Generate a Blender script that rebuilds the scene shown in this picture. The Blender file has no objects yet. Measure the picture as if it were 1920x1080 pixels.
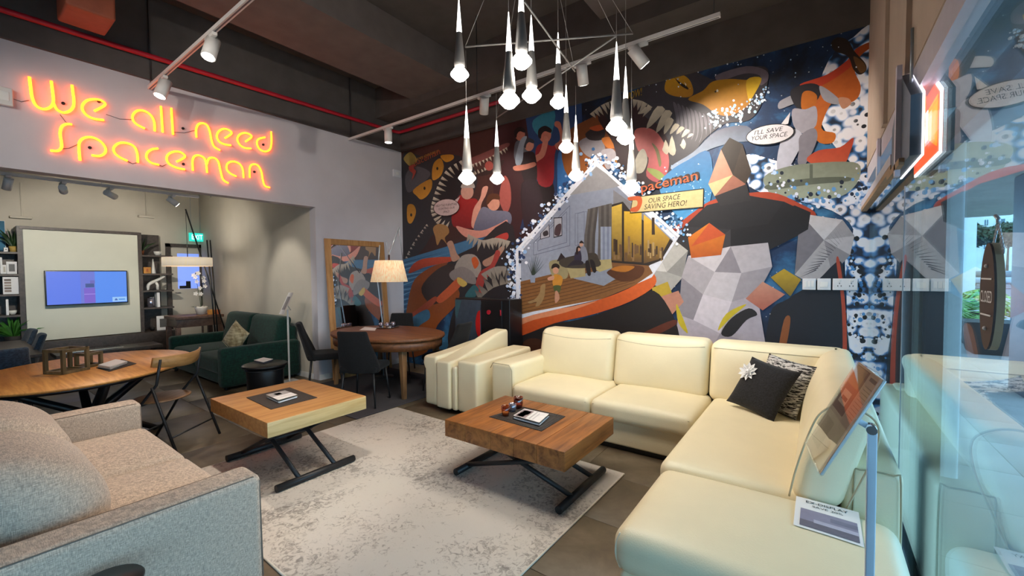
import bpy, bmesh, math, random
from mathutils import Vector, Matrix
random.seed(7)
S = bpy.context.scene
COL = S.collection
PI = math.pi

# ------------------------------------------------------------------ camera
FPX, CAMH = 789.17, 1.55
YAW, PIT, ROL = 0.629911, 0.033484, -0.008746
fv = Vector((-math.sin(YAW)*math.cos(PIT), math.cos(YAW)*math.cos(PIT), -math.sin(PIT)))
r0 = Vector((math.cos(YAW), math.sin(YAW), 0)); u0 = r0.cross(fv)
rv = r0*math.cos(ROL) + u0*math.sin(ROL); uv = -r0*math.sin(ROL) + u0*math.cos(ROL)
CAM = Vector((0, 0, CAMH))
cd = bpy.data.cameras.new('camera'); cam = bpy.data.objects.new('camera', cd); COL.objects.link(cam)
cd.sensor_fit = 'HORIZONTAL'; cd.sensor_width = 36.0; cd.lens = FPX/1920*36.0; cd.clip_start = 0.02; cd.clip_end = 400
m = Matrix((rv, uv, -fv)).transposed().to_4x4(); m.translation = CAM
cam.matrix_world = m; S.camera = cam

def ray(px, py): return fv + rv*((px-960)/FPX) - uv*((py-540)/FPX)
def at(px, py, X=None, Y=None, Z=None, D=None):
    d = ray(px, py)
    t = D if D is not None else X/d.x if X is not None else Y/d.y if Y is not None else (Z-CAMH)/d.z
    return CAM + d*t

# ------------------------------------------------------------------ view, world
S.view_settings.view_transform = 'Standard'; S.view_settings.look = 'None'
S.view_settings.exposure = 0.0; S.view_settings.gamma = 1.0; S.view_settings.use_curve_mapping = False
S.cycles.max_bounces = 8; S.cycles.transparent_max_bounces = 12; S.cycles.sample_clamp_indirect = 6.0
S.cycles.caustics_reflective = False; S.cycles.caustics_refractive = False
w = bpy.data.worlds.new('overcast_sky'); S.world = w; w.use_nodes = True
nt = w.node_tree; bg = nt.nodes['Background']
tc = nt.nodes.new('ShaderNodeTexCoord'); ns = nt.nodes.new('ShaderNodeTexNoise'); ns.inputs['Scale'].default_value = 1.6
cr = nt.nodes.new('ShaderNodeValToRGB')
cr.color_ramp.elements[0].color = (0.36, 0.64, 0.95, 1); cr.color_ramp.elements[1].color = (0.60, 0.82, 1.0, 1)
nt.links.new(tc.outputs['Generated'], ns.inputs['Vector']); nt.links.new(ns.outputs['Fac'], cr.inputs['Fac'])
nt.links.new(cr.outputs['Color'], bg.inputs['Color']); bg.inputs['Strength'].default_value = 5.2

# ------------------------------------------------------------------ colours / materials
def lin(c):
    if isinstance(c, str): c = [int(c[i:i+2], 16) for i in (0, 2, 4)]
    o = []
    for v in c[:3]:
        v /= 255.0
        o.append(v/12.92 if v <= .04045 else ((v+.055)/1.055)**2.4)
    return (*o, 1.0)

def newmat(name):
    mt = bpy.data.materials.new(name); mt.use_nodes = True
    t = mt.node_tree; return mt, t, t.nodes['Principled BSDF']
def nd(t, kind, **k):
    n = t.nodes.new('ShaderNode'+kind)
    for a, v in k.items():
        if a in n.inputs: n.inputs[a].default_value = v
        else: setattr(n, a, v)
    return n
def coords(t, scale=(1, 1, 1), obj=True):
    tc = nd(t, 'TexCoord'); mp = nd(t, 'Mapping'); mp.inputs['Scale'].default_value = scale
    t.links.new(tc.outputs['Object' if obj else 'Generated'], mp.inputs['Vector']); return mp.outputs['Vector']
def ramp(t, fac, stops):
    c = nd(t, 'ValToRGB'); e = c.color_ramp.elements
    while len(e) < len(stops): e.new(.5)
    for q, (p, col) in zip(e, stops): q.position = p; q.color = lin(col)
    t.links.new(fac, c.inputs['Fac']); return c.outputs['Color']

def plain(name, col, rough=.5, metal=0., var=.10, scale=14., bump=0., bscale=60., spec=.5, coat=0.):
    mt, t, b = newmat(name); v = coords(t)
    n = nd(t, 'TexNoise', Scale=scale, Detail=4.0); t.links.new(v, n.inputs['Vector'])
    c = lin(col); a = [min(1, x*(1-var)) for x in c[:3]]; d = [min(1, x*(1+var)) for x in c[:3]]
    cr = nd(t, 'ValToRGB'); cr.color_ramp.elements[0].color = (*a, 1); cr.color_ramp.elements[1].color = (*d, 1)
    cr.color_ramp.elements[0].position = .3; cr.color_ramp.elements[1].position = .7
    t.links.new(n.outputs['Fac'], cr.inputs['Fac']); t.links.new(cr.outputs['Color'], b.inputs['Base Color'])
    b.inputs['Roughness'].default_value = rough; b.inputs['Metallic'].default_value = metal
    b.inputs['Specular IOR Level'].default_value = spec; b.inputs['Coat Weight'].default_value = coat
    if bump:
        n2 = nd(t, 'TexNoise', Scale=bscale, Detail=3.0); t.links.new(v, n2.inputs['Vector'])
        bp = nd(t, 'Bump', Strength=bump, Distance=.01); t.links.new(n2.outputs['Fac'], bp.inputs['Height'])
        t.links.new(bp.outputs['Normal'], b.inputs['Normal'])
    return mt

def wood(name, c1, c2, axis='X', rough=.45, scale=1.0, knots=True):
    mt, t, b = newmat(name)
    s = {'X': (1.2, 14, 14), 'Y': (14, 1.2, 14), 'Z': (14, 14, 1.2)}[axis]
    v = coords(t, tuple(q*scale for q in s))
    n = nd(t, 'TexNoise', Scale=1.6, Detail=8.0, Roughness=.65, Distortion=.6); t.links.new(v, n.inputs['Vector'])
    c = ramp(t, n.outputs['Fac'], [(.30, c1), (.62, c2)])
    oi = nd(t, 'ObjectInfo'); hs = nd(t, 'HueSaturation'); mr = nd(t, 'MapRange')
    mr.inputs['To Min'].default_value = .72; mr.inputs['To Max'].default_value = 1.2
    t.links.new(oi.outputs['Random'], mr.inputs['Value']); t.links.new(mr.outputs['Result'], hs.inputs['Value'])
    t.links.new(c, hs.inputs['Color']); t.links.new(hs.outputs['Color'], b.inputs['Base Color'])
    b.inputs['Roughness'].default_value = rough
    bp = nd(t, 'Bump', Strength=.15, Distance=.004); t.links.new(n.outputs['Fac'], bp.inputs['Height']); t.links.new(bp.outputs['Normal'], b.inputs['Normal'])
    return mt

def fabric(name, c1, c2, sx=220, sy=60, rough=.95, sheen=.2):
    mt, t, b = newmat(name)
    v1 = coords(t, (sy*.45, sy*.45, sx*1.3)); v2 = coords(t, (sy*.45, sx*1.3, sy*.45))
    n1 = nd(t, 'TexNoise', Scale=1., Detail=3.); n2 = nd(t, 'TexNoise', Scale=1., Detail=3.)
    t.links.new(v1, n1.inputs['Vector']); t.links.new(v2, n2.inputs['Vector'])
    mx = nd(t, 'Math', operation='MULTIPLY'); t.links.new(n1.outputs['Fac'], mx.inputs[0]); t.links.new(n2.outputs['Fac'], mx.inputs[1])
    c = ramp(t, mx.outputs[0], [(.14, c1), (.36, c2)])
    t.links.new(c, b.inputs['Base Color']); b.inputs['Roughness'].default_value = rough; b.inputs['Sheen Weight'].default_value = sheen
    bp = nd(t, 'Bump', Strength=.35, Distance=.003); t.links.new(mx.outputs[0], bp.inputs['Height']); t.links.new(bp.outputs['Normal'], b.inputs['Normal'])
    return mt

def emit(name, col, strength, linear=False):
    mt, t, b = newmat(name); c = col if linear else lin(col)
    b.inputs['Base Color'].default_value = c if len(c) == 4 else (*c, 1)
    b.inputs['Emission Color'].default_value = c if len(c) == 4 else (*c, 1); b.inputs['Emission Strength'].default_value = strength
    b.inputs['Roughness'].default_value = .5
    return mt

def glassmat(name, tint, extra=0., rough=0.0, gcol=(1, 1, 1)):
    mt = bpy.data.materials.new(name); mt.use_nodes = True; t = mt.node_tree; t.nodes.clear()
    o = nd(t, 'OutputMaterial'); mx = nd(t, 'MixShader'); tr = nd(t, 'BsdfTransparent'); gl = nd(t, 'BsdfGlossy')
    tr.inputs['Color'].default_value = (*tint, 1); gl.inputs['Roughness'].default_value = rough; gl.inputs['Color'].default_value = (*gcol, 1)
    ge = nd(t, 'NewGeometry'); dt = nd(t, 'VectorMath', operation='DOT_PRODUCT')      # Schlick reflectance of a clear pane
    t.links.new(ge.outputs['Incoming'], dt.inputs[0]); t.links.new(ge.outputs['Normal'], dt.inputs[1])
    ab = nd(t, 'Math', operation='ABSOLUTE'); t.links.new(dt.outputs['Value'], ab.inputs[0])
    sb = nd(t, 'Math', operation='SUBTRACT'); sb.inputs[0].default_value = 1.; t.links.new(ab.outputs[0], sb.inputs[1])
    pw = nd(t, 'Math', operation='POWER'); pw.inputs[1].default_value = 5.; t.links.new(sb.outputs[0], pw.inputs[0])
    ad = nd(t, 'Math', operation='MULTIPLY_ADD', use_clamp=True); ad.inputs[1].default_value = .96; ad.inputs[2].default_value = .04+extra
    t.links.new(pw.outputs[0], ad.inputs[0]); t.links.new(ad.outputs[0], mx.inputs[0])
    t.links.new(tr.outputs[0], mx.inputs[1]); t.links.new(gl.outputs[0], mx.inputs[2]); t.links.new(mx.outputs[0], o.inputs[0])
    return mt

def printmat(name, rough=.55, emis=0.):
    mt, t, b = newmat(name); a = nd(t, 'VertexColor', layer_name='Col'); v = coords(t)
    n = nd(t, 'TexNoise', Scale=22., Detail=5.); t.links.new(v, n.inputs['Vector'])
    mr = nd(t, 'MapRange'); mr.inputs['To Min'].default_value = .82; mr.inputs['To Max'].default_value = 1.18
    t.links.new(n.outputs['Fac'], mr.inputs['Value'])
    hs = nd(t, 'HueSaturation'); t.links.new(a.outputs['Color'], hs.inputs['Color']); t.links.new(mr.outputs['Result'], hs.inputs['Value'])
    t.links.new(hs.outputs['Color'], b.inputs['Base Color']); b.inputs['Roughness'].default_value = rough
    if emis:
        t.links.new(a.outputs['Color'], b.inputs['Emission Color']); b.inputs['Emission Strength'].default_value = emis
        t.links.remove(b.inputs['Base Color'].links[0]); b.inputs['Base Color'].default_value = (.012, .012, .014, 1)
    return mt

MT = {}
MT['wall'] = plain('grey_plaster', 'c9c6cc', .85, var=.04, scale=3, bump=.05)
MT['wall_warm'] = plain('warm_plaster', 'cbc4b6', .85, var=.04, scale=3, bump=.05)
MT['black_paint'] = plain('charcoal_paint', '524d4b', .85, var=.12, scale=5)
MT['beam'] = plain('charcoal_beam_paint', '645c59', .85, var=.12, scale=5)
MT['beige'] = plain('beige_board', 'b3a08f', .7, var=.05, scale=6)
MT['white'] = plain('white_lacquer', 'e8e8e6', .35, var=.03)
MT['whitepaint'] = plain('white_metal_paint', 'dcdad8', .4, var=.03)
MT['lav'] = plain('pale_window_frame', 'c9c3cf', .4, var=.05)
MT['alu'] = plain('dark_aluminium', '5c6570', .45, .6, var=.1)
MT['alu2'] = plain('brushed_aluminium', 'a9b3bb', .35, .6, var=.08)
MT['black'] = plain('black_metal', '2b2c2f', .45, .3, var=.15)
MT['blackplastic'] = plain('black_plastic', '121316', .35, var=.1)
MT['gun'] = plain('anodised_grey', '9a9692', .38, .25, var=.08)
MT['red'] = plain('red_pipe_paint', 'a8142a', .45, var=.1)
MT['leather'] = plain('cream_leather', 'ebdfbd', .42, var=.03, scale=4, bump=.12, bscale=160, spec=.45)
MT['seam'] = plain('leather_seam', 'b5a98a', .6, var=.05)
MT['piping'] = plain('leather_piping', 'e9e0c8', .4, var=.03)
MT['beigefab'] = fabric('oatmeal_weave', '9a8a7c', 'd6c2ae', 330, 120)
MT['beigeseam'] = plain('oatmeal_seam', '7d6f64', .9)
MT['green'] = fabric('green_velvet', '02201a', '063a2f', 90, 40, sheen=.12)
MT['oak'] = wood('light_oak', 'b9793f', 'e2a663', 'Y')
MT['oak_end'] = wood('pale_oak_edge', 'b99a62', 'd9c08a', 'Y')
MT['darkoak'] = wood('brown_oak', '5e3416', 'a86a34', 'Y', scale=.8)
MT['walnut'] = wood('walnut', '4c2c19', '7c4d2d', 'X')
MT['walnut2'] = wood('walnut_upright', '6a4a30', '9a744e', 'Z')
MT['honey'] = wood('honey_wood', 'b5763a', 'dc9d55', 'X')
MT['chairwood'] = wood('chair_ash', 'a8763f', 'cf9c60', 'X')
MT['seatwood'] = wood('chair_seat_wood', '6d4d34', '94704f', 'X')
MT['frameoak'] = wood('frame_oak', '9c6f42', 'c0905c', 'Z')
MT['deskwood'] = wood('desk_wood', '5c4136', '80604f', 'X')
MT['darkwood'] = wood('dark_shelf_wood', '3a322e', '574c46', 'X')
MT['lanternwood'] = wood('aged_lantern_wood', '57452c', '86704a', 'Z')
MT['darkfab'] = fabric('black_upholstery', '050507', '0f1014', 120, 120, sheen=.05)
MT['bluefab'] = fabric('blue_grey_upholstery', '1f2b38', '38495a', 120, 120)
MT['cushblack'] = fabric('black_cushion_cloth', '0d0d10', '202026', 160, 160, sheen=.05)
MT['mirror'] = plain('mirror_silver', 'e6e8ea', .02, 1.0, var=.0)
MT['chrome'] = plain('chrome', 'd8d8d8', .12, 1.0, var=.02)
MT['mat'] = plain('dark_table_mat', '3a332f', .8, var=.2, scale=60)
MT['paper'] = plain('white_paper', 'e9e9ea', .7, var=.02)
MT['offwhite'] = plain('off_white_panel', 'd9dacb', .6, var=.03, scale=3)
MT['gold'] = fabric('gold_brocade', '8a7550', 'd8c9a2', 30, 18, rough=.5)
MT['leaf'] = plain('plant_leaf', '3f7a2c', .5, var=.35, scale=6)
MT['leafdark'] = plain('dark_leaf', '24401c', .5, var=.35, scale=6)
MT['leafbright'] = plain('palm_leaf', '6fb04a', .5, var=.35, scale=6)
MT['terra'] = plain('terracotta', 'b5663c', .8)
MT['yellowpot'] = plain('ochre_pot', 'b89a50', .6)
MT['amber'] = glassmat('amber_glass', (.75, .45, .25), .05)
MT['clear'] = glassmat('clear_acrylic', (.95, .97, .97), .03)
MT['glass'] = glassmat('window_glass', (.80, .935, .97), .03)
MT['ceramic'] = plain('white_ceramic', 'e4e2dc', .25, var=.02)
MT['orangebox'] = plain('orange_box', 'c98a3e', .6, var=.2)
MT['shade'] = None
MT['socket'] = plain('socket_plastic', 'dfe1e6', .35, var=.02)
MT['print'] = printmat('printed_mural')
MT['screen'] = printmat('lit_screen', .3, .95)
MT['brown_sign'] = plain('brown_sign_board', '43302c', .7, var=.1)
MT['tan'] = plain('tan_wood_edge', 'a08468', .7, var=.1)
MT['pave'] = plain('paving_stone', 'a9a6a6', .9, var=.12, scale=2)
MT['road'] = plain('asphalt', '6d7680', .95, var=.1, scale=2)
MT['facade'] = plain('pale_facade', 'dfe6df', .9, var=.05, scale=.6)
MT['column'] = plain('white_column_paint', 'dfe9ee', .6, var=.03)
MT['darkcol'] = plain('dark_stone', '33404f', .5, var=.15)
MT['concrete'] = plain('concrete_soffit', '8b8a86', .9, var=.1, scale=2)
MT['winblue'] = plain('window_tint', '5c7784', .2, var=.1)
MT['pot'] = plain('dark_planter', '33302f', .7, var=.15)
MT['trunk'] = plain('bark', '5e4a38', .9)
MT['post'] = plain('pale_post_paint', 'c9d6e4', .35, var=.03)
MT['wax'] = plain('candle_wax', 'efe6d2', .5)

def floormat():
    mt, t, b = newmat('stone_look_tile'); v = coords(t)
    n = nd(t, 'TexNoise', Scale=2.2, Detail=9., Roughness=.65, Distortion=.5); t.links.new(v, n.inputs['Vector'])
    c = ramp(t, n.outputs['Fac'], [(.3, '4c4234'), (.5, '675b49'), (.7, '7d7160')])
    oi = nd(t, 'ObjectInfo'); hs = nd(t, 'HueSaturation'); mr = nd(t, 'MapRange')
    mr.inputs['To Min'].default_value = .93; mr.inputs['To Max'].default_value = 1.07
    t.links.new(oi.outputs['Random'], mr.inputs['Value']); t.links.new(mr.outputs['Result'], hs.inputs['Value'])
    t.links.new(c, hs.inputs['Color']); t.links.new(hs.outputs['Color'], b.inputs['Base Color']); b.inputs['Roughness'].default_value = .42
    return mt
MT['tile'] = floormat()
MT['grout'] = plain('grout', '5a5046', .9)

def rugmat():
    mt, t, b = newmat('distressed_rug'); v = coords(t)
    n1 = nd(t, 'TexNoise', Scale=26., Detail=8., Roughness=.7, Distortion=1.2); t.links.new(v, n1.inputs['Vector'])
    n2 = nd(t, 'TexNoise', Scale=1.7, Detail=4., Roughness=.6); t.links.new(v, n2.inputs['Vector'])
    n3 = nd(t, 'TexNoise', Scale=2.3, Detail=2.); t.links.new(coords(t, (1, 1, 5)), n3.inputs['Vector'])
    ad = nd(t, 'Math', operation='MULTIPLY_ADD'); ad.inputs[1].default_value = .7
    t.links.new(n2.outputs['Fac'], ad.inputs[0]); t.links.new(n1.outputs['Fac'], ad.inputs[2])
    c1 = ramp(t, ad.outputs[0], [(.66, '8d8985'), (.75, 'aaa5a0'), (.83, 'd2ccc5')])
    c2 = ramp(t, ad.outputs[0], [(.66, '9a8f85'), (.75, 'bdb2a6'), (.83, 'd9d0c4')])
    mx = nd(t, 'MixRGB'); t.links.new(n3.outputs['Fac'], mx.inputs[0]); t.links.new(c1, mx.inputs[1]); t.links.new(c2, mx.inputs[2])
    t.links.new(mx.outputs[0], b.inputs['Base Color']); b.inputs['Roughness'].default_value = 1.
    n4 = nd(t, 'TexNoise', Scale=300., Detail=2.); t.links.new(v, n4.inputs['Vector'])
    bp = nd(t, 'Bump', Strength=.5, Distance=.004); t.links.new(n4.outputs['Fac'], bp.inputs['Height']); t.links.new(bp.outputs['Normal'], b.inputs['Normal'])
    return mt
MT['rug'] = rugmat()
MT['rugdark'] = plain('dark_flat_weave', '4b484c', 1., var=.15, scale=90, bump=.3, bscale=200)
MT['rugedge'] = plain('rug_binding', 'd8d0c2', .95)

def spacemat():
    mt, t, b = newmat('printed_night_sky'); v = coords(t)
    n = nd(t, 'TexNoise', Scale=1.3, Detail=7., Roughness=.6, Distortion=.4); t.links.new(v, n.inputs['Vector'])
    c = ramp(t, n.outputs['Fac'], [(.35, '0d1524'), (.5, '17345a'), (.66, '3f82b4')])
    vo = nd(t, 'TexVoronoi', Scale=16.); t.links.new(v, vo.inputs['Vector'])
    st = ramp(t, vo.outputs['Distance'], [(.05, 'ffffff'), (.11, '000000')])
    mx = nd(t, 'MixRGB', blend_type='ADD'); mx.inputs[0].default_value = .6
    t.links.new(c, mx.inputs[1]); t.links.new(st, mx.inputs[2]); t.links.new(mx.outputs[0], b.inputs['Base Color']); b.inputs['Roughness'].default_value = .55
    return mt
MT['space'] = spacemat()
def bubblemat():
    mt, t, b = newmat('printed_bubbles'); v = coords(t)
    vo = nd(t, 'TexVoronoi', Scale=13.); t.links.new(v, vo.inputs['Vector'])
    vo.feature = 'SMOOTH_F1'; vo.inputs['Smoothness'].default_value = .25; vo.inputs['Randomness'].default_value = 1.
    n = nd(t, 'TexNoise', Scale=1.5, Detail=3.); t.links.new(v, n.inputs['Vector'])
    c = ramp(t, vo.outputs['Distance'], [(.22, '141c2c'), (.26, 'e6e8f4'), (.60, 'e6e8f4'), (.68, '4a86c0'), (.80, '16243c')])
    c2 = ramp(t, vo.outputs['Distance'], [(.48, 'e8ebf6'), (.53, 'b4cdf0'), (.60, '3f78b8'), (.72, '16243c')])
    f = ramp(t, n.outputs['Fac'], [(.44, '000000'), (.56, 'ffffff')])
    mx = nd(t, 'MixRGB'); t.links.new(f, mx.inputs[0]); t.links.new(c, mx.inputs[1]); t.links.new(c2, mx.inputs[2])
    t.links.new(mx.outputs[0], b.inputs['Base Color']); b.inputs['Roughness'].default_value = .55
    return mt
MT['bubbles'] = bubblemat()
def shademat(name, col, st):
    mt, t, b = newmat(name); n = nd(t, 'TexNoise', Scale=90.); t.links.new(coords(t, (1, 1, .05)), n.inputs['Vector'])
    c = ramp(t, n.outputs['Fac'], [(.3, col), (.7, 'f6dcb8')]); t.links.new(c, b.inputs['Base Color'])
    t.links.new(c, b.inputs['Emission Color']); b.inputs['Emission Strength'].default_value = st; b.inputs['Roughness'].default_value = .9
    return mt
MT['shade'] = shademat('lit_linen_shade', 'e0b27c', .50)
MT['drum'] = shademat('lit_drum_shade', 'e3d9c8', .42)
MT['bulb'] = emit('lamp_bulb', (1, .93, .8), 12., True)
MT['lens'] = emit('pendant_lens', (1, .95, .86), 22., True)
MT['tip'] = emit('crystal_tip', (1, .96, .9), 3.2, True)
MT['spotlens'] = emit('spot_lens', (1, .97, .92), 14., True)
MT['neon'] = emit('neon_tube', (1.0, .145, .008), 8.5, True)
MT['logo_red'] = emit('logo_red_face', (1.0, .12, .035), 1.6, True)
MT['logo_yel'] = emit('logo_yellow_face', (1.0, .40, .02), 1.5, True)
MT['logo_white'] = emit('logo_white_edge', (1.0, .97, .98), 2.6, True)
MT['exit'] = emit('exit_green', (.02, .55, .45), 1.2, True)
MT['exitwhite'] = emit('exit_white', (.8, 1., .95), 1.6, True)
MT['bluelit'] = emit('lit_office_window', (.16, .25, .72), 1.25, True)

# ------------------------------------------------------------------ mesh builder
class MB:
    def __init__(s): s.v = []; s.f = []; s.sm = []; s.c = []; s.col = None
    def add(s, vs, fs, smooth=False, xf=None):
        o = len(s.v)
        for q in vs:
            q = Vector(q); s.v.append(xf @ q if xf else q)
        for f in fs: s.f.append([i+o for i in f]); s.sm.append(smooth); s.c.append(s.col)
        return s
    def box(s, a, b, xf=None):
        (x0, y0, z0), (x1, y1, z1) = a, b
        s.add([(x0, y0, z0), (x1, y0, z0), (x1, y1, z0), (x0, y1, z0), (x0, y0, z1), (x1, y0, z1), (x1, y1, z1), (x0, y1, z1)],
              [(0, 3, 2, 1), (4, 5, 6, 7), (0, 1, 5, 4), (1, 2, 6, 5), (2, 3, 7, 6), (3, 0, 4, 7)], False, xf); return s
    def rbox(s, a, b, r, deform=None, k=5, n=3, xf=None):
        """box with rounded edges between corners a, b; deform(p) may reshape it"""
        a = Vector(a); b = Vector(b); c = (a+b)/2; h = (b-a)/2; r = min(r, min(h)*.98)
        ax = []
        for i in range(3):
            e = [r*(1-math.cos(j/n*PI/2)*1.0) if False else r*j/n for j in range(n)]
            inner = [-(h[i]-r) + 2*(h[i]-r)*j/k for j in range(k+1)]
            ax.append([-h[i]+q for q in e] + inner + [h[i]-q for q in reversed(e)])
        idx = {}; vs = []; fs = []
        def V(p):
            key = tuple(round(q, 6) for q in p)
            if key not in idx:
                inn = Vector([max(-(h[i]-r), min(h[i]-r, p[i])) for i in range(3)]); d = Vector(p)-inn
                q = inn + (d.normalized()*r if d.length > 1e-9 else d) + c
                idx[key] = len(vs); vs.append(deform(q) if deform else q)
            return idx[key]
        for i in range(3):
            j, l = (i+1) % 3, (i+2) % 3
            for sg in (-1, 1):
                for p in range(len(ax[j])-1):
                    for q in range(len(ax[l])-1):
                        qd = []
                        for (u, v) in ((p, q), (p+1, q), (p+1, q+1), (p, q+1)):
                            P = [0, 0, 0]; P[i] = sg*h[i]; P[j] = ax[j][u]; P[l] = ax[l][v]; qd.append(V(P))
                        if sg < 0: qd.reverse()
                        if len(set(qd)) >= 3: fs.append(qd)
        s.add(vs, fs, True, xf); return s
    def cyl(s, p0, p1, r0, r1=None, n=16, smooth=True, caps=True):
        r1 = r0 if r1 is None else r1
        p0 = Vector(p0); p1 = Vector(p1); d = (p1-p0).normalized()
        x = d.orthogonal().normalized(); y = d.cross(x)
        vs = []
        for p, r in ((p0, r0), (p1, r1)):
            for i in range(n): a = 2*PI*i/n; vs.append(p + x*(r*math.cos(a)) + y*(r*math.sin(a)))
        s.add(vs, [(i, (i+1) % n, n+(i+1) % n, n+i) for i in range(n)], smooth)
        if caps:
            s.add(vs[:n], [tuple(reversed(range(n)))]); s.add(vs[n:], [tuple(range(n))])
        return s
    def tube(s, pts, r, n=8, caps=True, closed=False):
        P = [Vector(p) for p in pts]; rings = []; m = len(P); N = None
        R = r if isinstance(r, (list, tuple)) else [r]*m
        for i in range(m):
            d = (P[(i+1) % m]-P[i-1]) if closed else (P[min(i+1, m-1)]-P[max(i-1, 0)]); d.normalize()
            if N is None: N = d.orthogonal().normalized()
            N = (N - d*N.dot(d)).normalized(); B = d.cross(N)
            rings.append([P[i] + N*(R[i]*math.cos(2*PI*j/n)) + B*(R[i]*math.sin(2*PI*j/n)) for j in range(n)])
        vs = [q for rg in rings for q in rg]; fs = []
        for i in range(m if closed else m-1):
            for j in range(n):
                a, b = i*n, ((i+1) % m)*n
                fs.append((a+j, a+(j+1) % n, b+(j+1) % n, b+j))
        s.add(vs, fs, True)
        if caps and not closed: s.add(rings[0], [tuple(reversed(range(n)))]); s.add(rings[-1], [tuple(range(n))])
        return s
    def lathe(s, prof, c=(0, 0, 0), n=24, smooth=True, sx=1., sy=1., xf=None):
        vs = []; fs = []; c = Vector(c)
        for (r, z) in prof:
            for j in range(n): a = 2*PI*j/n; vs.append(c + Vector((r*sx*math.cos(a), r*sy*math.sin(a), z)))
        for i in range(len(prof)-1):
            for j in range(n): fs.append((i*n+j, i*n+(j+1) % n, (i+1)*n+(j+1) % n, (i+1)*n+j))
        s.add(vs, fs, smooth, xf)
        if prof[0][0] > 1e-4: s.add(vs[:n], [tuple(reversed(range(n)))], False, xf)
        if prof[-1][0] > 1e-4: s.add(vs[-n:], [tuple(range(n))], False, xf)
        return s
    def prism(s, poly, ext):
        P = [Vector(p) for p in poly]; E = Vector(ext); n = len(P)
        s.add(P + [p+E for p in P], [tuple(reversed(range(n))), tuple(range(n, 2*n))] + [(i, (i+1) % n, n+(i+1) % n, n+i) for i in range(n)]); return s
    def poly(s, pts): s.add(pts, [tuple(range(len(pts)))]); return s
    def sphere(s, c, r, n=12, sc=(1, 1, 1), smooth=True):
        prof = [(max(1e-5, r*math.sin(PI*i/n)), -r*math.cos(PI*i/n)) for i in range(n+1)]
        s.lathe([(a, 0) for a, b in prof] and prof, (0, 0, 0), n*2, smooth, xf=Matrix.Translation(Vector(c)) @ Matrix.Diagonal((*sc, 1))); return s
    def pillow(s, w, h, t, n=14, xf=None, pinch=.07):
        vs = []; fs = []
        for sg in (1, -1):
            o = len(vs)
            for i in range(n+1):
                for j in range(n+1):
                    u = -1+2*i/n; v = -1+2*j/n
                    z = t*((max(0, 1-abs(u)**2.6)*max(0, 1-abs(v)**2.6))**.55)
                    vs.append((u*w*(1-pinch*(1-v*v)), v*h*(1-pinch*(1-u*u)), sg*z))
            for i in range(n):
                for j in range(n):
                    q = (o+i*(n+1)+j, o+(i+1)*(n+1)+j, o+(i+1)*(n+1)+j+1, o+i*(n+1)+j+1)
                    fs.append(q if sg > 0 else tuple(reversed(q)))
        s.add(vs, fs, True, xf); return s
    def mesh(s, name, mat, origin=None, doubles=True):
        me = bpy.data.meshes.new(name)
        vs = [v-origin for v in s.v] if origin is not None else s.v
        me.from_pydata([tuple(v) for v in vs], [], s.f)
        me.polygons.foreach_set('use_smooth', s.sm)
        if any(c is not None for c in s.c):
            ca = me.color_attributes.new('Col', 'FLOAT_COLOR', 'CORNER'); L = me.loops
            for p, c in zip(me.polygons, s.c):
                for li in p.loop_indices:
                    if c is None: cc = (1, 1, 1, 1)
                    elif callable(c): cc = c(s.v[L[li].vertex_index])
                    else: cc = c
                    ca.data[li].color = cc
        elif doubles:
            bm = bmesh.new(); bm.from_mesh(me); bmesh.ops.remove_doubles(bm, verts=bm.verts, dist=1e-5)
            bmesh.ops.recalc_face_normals(bm, faces=bm.faces); bm.to_mesh(me); bm.free()
        if mat: me.materials.append(MT[mat] if isinstance(mat, str) else mat)
        return me
    def build(s, name, mat, parent=None, label=None, doubles=True, local=False):
        """world coordinates unless local; the part is stored relative to its thing's base"""
        org = Vector((0, 0, 0))
        if parent is not None and not local:
            q = parent
            while q is not None: org += q.location; q = q.parent
        o = bpy.data.objects.new(name, s.mesh(name, mat, None if local else org, doubles)); COL.objects.link(o)
        if parent is not None: o.parent = parent
        if label: o['label'] = label
        return o

def tag(o, label, cat, group=None, kind=None):
    if label: o['label'] = label
    if cat: o['category'] = cat
    if group: o['group'] = group
    if kind: o['kind'] = kind
    return o
def thing(name, label, cat, loc=(0, 0, 0), rotz=0., group=None):
    o = bpy.data.objects.new(name, None); o.empty_display_size = .1; COL.objects.link(o)
    o.location = loc; o.rotation_euler = (0, 0, rotz); return tag(o, label, cat, group)
def copytree(o, parent=None):
    c = o.copy(); COL.objects.link(c); c.parent = parent
    for ch in o.children: copytree(ch, c)
    return c
def structure(o, label=None): o['kind'] = 'structure'; o['label'] = label or o.name.replace('_', ' '); return o
def one(mb, name, mat, label, cat, loc=None, group=None):
    """a thing made of one mesh, with its origin at loc"""
    loc = Vector(loc) if loc is not None else sum(mb.v, Vector())/len(mb.v)
    o = bpy.data.objects.new(name, mb.mesh(name, mat, loc)); COL.objects.link(o); o.location = loc
    return tag(o, label, cat, group)
def light(kind, name, loc, power, col=(1, .9, .78), parent=None, aim=None, **k):
    d = bpy.data.lights.new(name, kind); d.energy = power; d.color = col
    for a, v in k.items(): setattr(d, a, v)
    o = bpy.data.objects.new(name, d); COL.objects.link(o)
    loc = Vector(loc)
    if aim is not None: o.rotation_euler = (Vector(aim)-loc).to_track_quat('-Z', 'Y').to_euler()
    if parent is not None:
        q = parent; org = Vector()
        while q is not None: org += q.location; q = q.parent
        o.parent = parent; o.location = loc-org
    else: o.location = loc
    return o
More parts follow.
